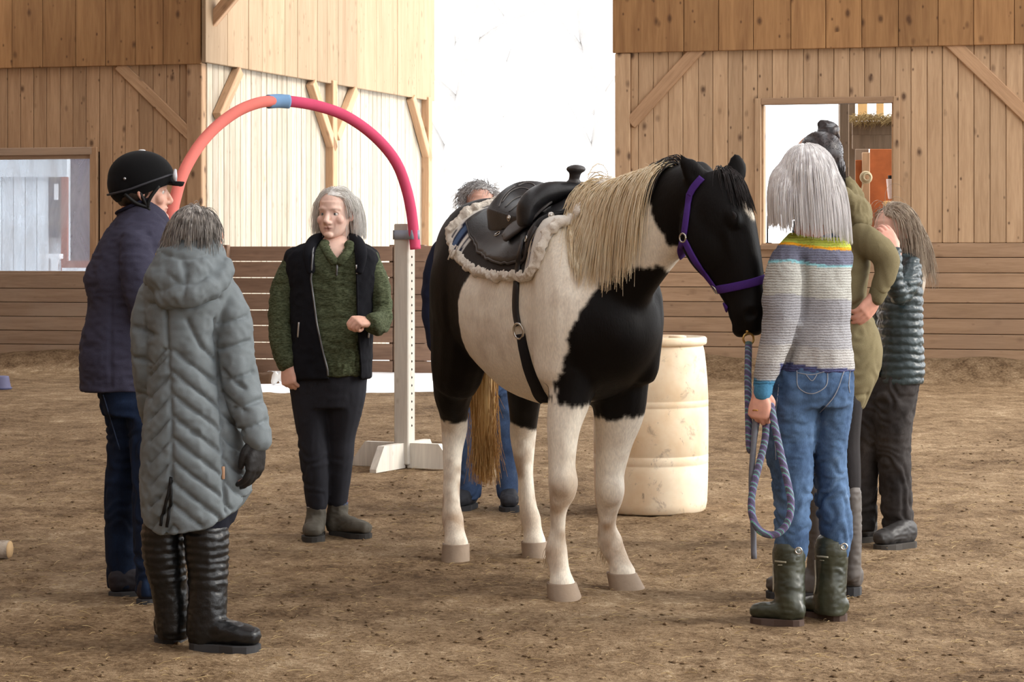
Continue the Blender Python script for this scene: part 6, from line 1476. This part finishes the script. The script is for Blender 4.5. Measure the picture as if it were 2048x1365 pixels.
V, Fc = fuse([pt(lG1, YG), pt(lG2, YG), sil([(752, 1752, 1838, .15, 0), (800, 1742, 1832, .15, 0)], YG)], .0068, 4); V = fold_limbs(V, Fc, .007, 6, 95); V = wrinkle(V, Fc, .003, 18, 96, (1, 1, 1.6), True); V[:, 2] = np.maximum(V[:, 2], .055); part('trousers', V, Fc, denim('charcoal_denim', lin(40, 37, 37), lin(62, 58, 57), lin(98, 93, 90)), pG)
for hl_, to in (((W(1832, 0, 10.36)[0], 10.40), (W(1754, 0, 10.22)[0], 10.24)), ((W(1748, 0, 10.6)[0], 10.58), (W(1712, 0, 10.5)[0]-.08, 10.48))):
    o, V, Fc = footwear('shoe', pG, hl_, to, YG, None, plain('black_shoe_leather', lin(48, 46, 46), .55, .4, var=.2, scale=20), plain('dark_grey_sole', lin(62, 58, 54), .85), .045, .085, .024, YG)
    c_ = (np.array(hl_)+np.array(to))/2; d_ = nrm(np.array(to)-np.array(hl_)); s_ = np.array([-d_[1], d_[0]])
    for i in range(3):
        q = c_+d_*(.01+.028*i); part('lace', *cord([np.array([*(q+s_*u), .088-.010*i-.5*u*u*8]) for u in (-.03, -.015, 0, .015, .03)], .0028, 5), M_blk, o)
mv, mf = fuse([ball(RL(hG, RG, (0, -.016, .042)), (.083, .103, .080), n=24, m=16), ball(RL(hG, RG, (0, -.070, -.03)), (.070, .050, .085)), tube([RL(hG, RG, (.02, -.09, -.03)), W(1822, 520, YG-.02), W(1836, 560, YG-.04), W(1842, 590, YG-.05)], [.055, .05, .035, .012], n=14)], .006, 3)
loc = (mv-hG)@RG; loc[:, 1] = np.minimum(loc[:, 1], np.where(loc[:, 2] > .082, .085, np.where(loc[:, 2] > .045, .02+(loc[:, 2]-.045)*1.6, .008))) if True else loc[:, 1]
loc[:, 1] = np.where((loc[:, 2] < -.12), ((mv-hG)@RG)[:, 1], loc[:, 1]); mv = loc@RG.T+hG
r = np.random.default_rng(51); cand = np.where(loc[:, 2] > -.06)[0]; sel = r.choice(cand, 1500); ll = loc[sel]; d0 = np.stack([ll[:, 0]*3, -.9+0*ll[:, 0], -.35+0*ll[:, 0]], -1)@RG.T+r.normal(0, .10, (1500, 3)); S = hair_on(mv, mf, mv[sel], d0, .12+.14*r.random(1500), 12, .30, 9, .004, .03, lean=(.08, 0, -1))
V, Fq = cat_np([(wrinkle(mv, mf, .002, 30, 5, (1, 1, .3)), mf), strands(S, .0015, .0005)]); part('hair', V, Fq, hair_mat('ash_brown_hair', lin(138, 122, 108), lin(208, 194, 176)), pG, label='long ash brown hair')

# ---- person standing behind the horse
YD = 11.95
tD = [(462, 930, 990, .09, .0), (486, 890, 1026, .13, .0), (540, 876, 1040, .15, .0), (640, 878, 1036, .15, .0), (740, 880, 1036, .15, .0)]
sD1 = [(886, 500, .0, 24, .07), (868, 560, .0, 23, .065), (863, 620, -.02, 20, .058), (874, 690, -.06, 18, .05)]; sD2 = [(1030, 500, .0, 24, .07), (1046, 570, .0, 22, .065), (1044, 640, .02, 20, .058), (1030, 690, .04, 18, .05)]
lD1 = [(925, 730, .0, 40, .12), (930, 800, .0, 34, .10), (938, 900, .0, 28, .085), (938, 985, .0, 25, .078)]; lD2 = [(1000, 730, .0, 40, .12), (1006, 800, .0, 32, .10), (1012, 900, .0, 24, .085), (1015, 985, .0, 22, .075)]
hD = W(958, 411, YD); fD = nrm(np.array([.12, -1, -.05]))
pD, RD = person('grey haired person behind the horse, mostly hidden by the saddle', (W(965, 0, 11.95)[0], 11.95, 0), hD, fD, [sil(inner(tD), YD)]+[pt(thin(r_), YD) for r_ in (sD1, sD2)]+legs_core([lD1, lD2], YD),
    [hand_mesh(W(876, 696, YD-.07), (.1, -.1, -1), (-.8, -.5, 0), -1, .35), hand_mesh(W(1028, 696, YD+.03), (-.1, -.1, -1), (.8, -.5, 0), 1, .35)], skin=(216, 170, 152), brow=(140, 134, 130), fine=.0045)
V, Fc = fuse([sil(tD, YD), pt(sD1, YD), pt(sD2, YD)], .008, 4); part('jacket', wrinkle(V, Fc, .005, 10, 99, ridged=True), Fc, fabric('dark_navy_jacket', lin(30, 34, 54)), pD)
V, Fc = fuse([pt(lD1, YD), pt(lD2, YD), sil([(725, 884, 1034, .15, 0), (790, 892, 1030, .14, 0)], YD)], .008, 4); V = fold_limbs(V, Fc, .005, 8, 101); part('jeans', V, Fc, M_jean_d, pD)
for hl_, to in (((W(946, 0, 11.95)[0], 12.02), (W(912, 0, 11.75)[0], 11.80)), ((W(1016, 0, 11.95)[0], 12.02), (W(1020, 0, 11.75)[0], 11.76))): footwear('shoe', pD, hl_, to, YD, None, plain('dark_grey_shoe', lin(52, 54, 60), .7), M_sole, .047, .085, .022, YD)
mv, mf = fuse([ball(RL(hD, RD, (0, -.016, .044)), (.083, .103, .078), n=24, m=16), ball(RL(hD, RD, (0, -.055, -.01)), (.072, .05, .06))], .006, 2)
loc = (mv-hD)@RD; loc[:, 1] = np.minimum(loc[:, 1], np.where(loc[:, 2] > .085, .09, np.where(loc[:, 2] > .06, .05, .02))); mv = loc@RD.T+hD
r = np.random.default_rng(61); sel = r.choice(np.where(loc[:, 2] > 0)[0], 700); ll = loc[sel]; d0 = np.stack([ll[:, 0]*5+.5, ll[:, 1]*2, -.1+0*ll[:, 0]], -1)@RD.T+r.normal(0, .2, (700, 3)); S = hair_on(mv, mf, mv[sel], d0, .05+.03*r.random(700), 8, .15, 10, .004, .06)
V, Fq = cat_np([(wrinkle(mv, mf, .003, 40, 5), mf), strands(S, .0016, .0006)]); part('hair', V, Fq, hair_mat('iron_grey_hair', lin(128, 126, 126), lin(206, 204, 204)), pD, label='short wavy grey hair')
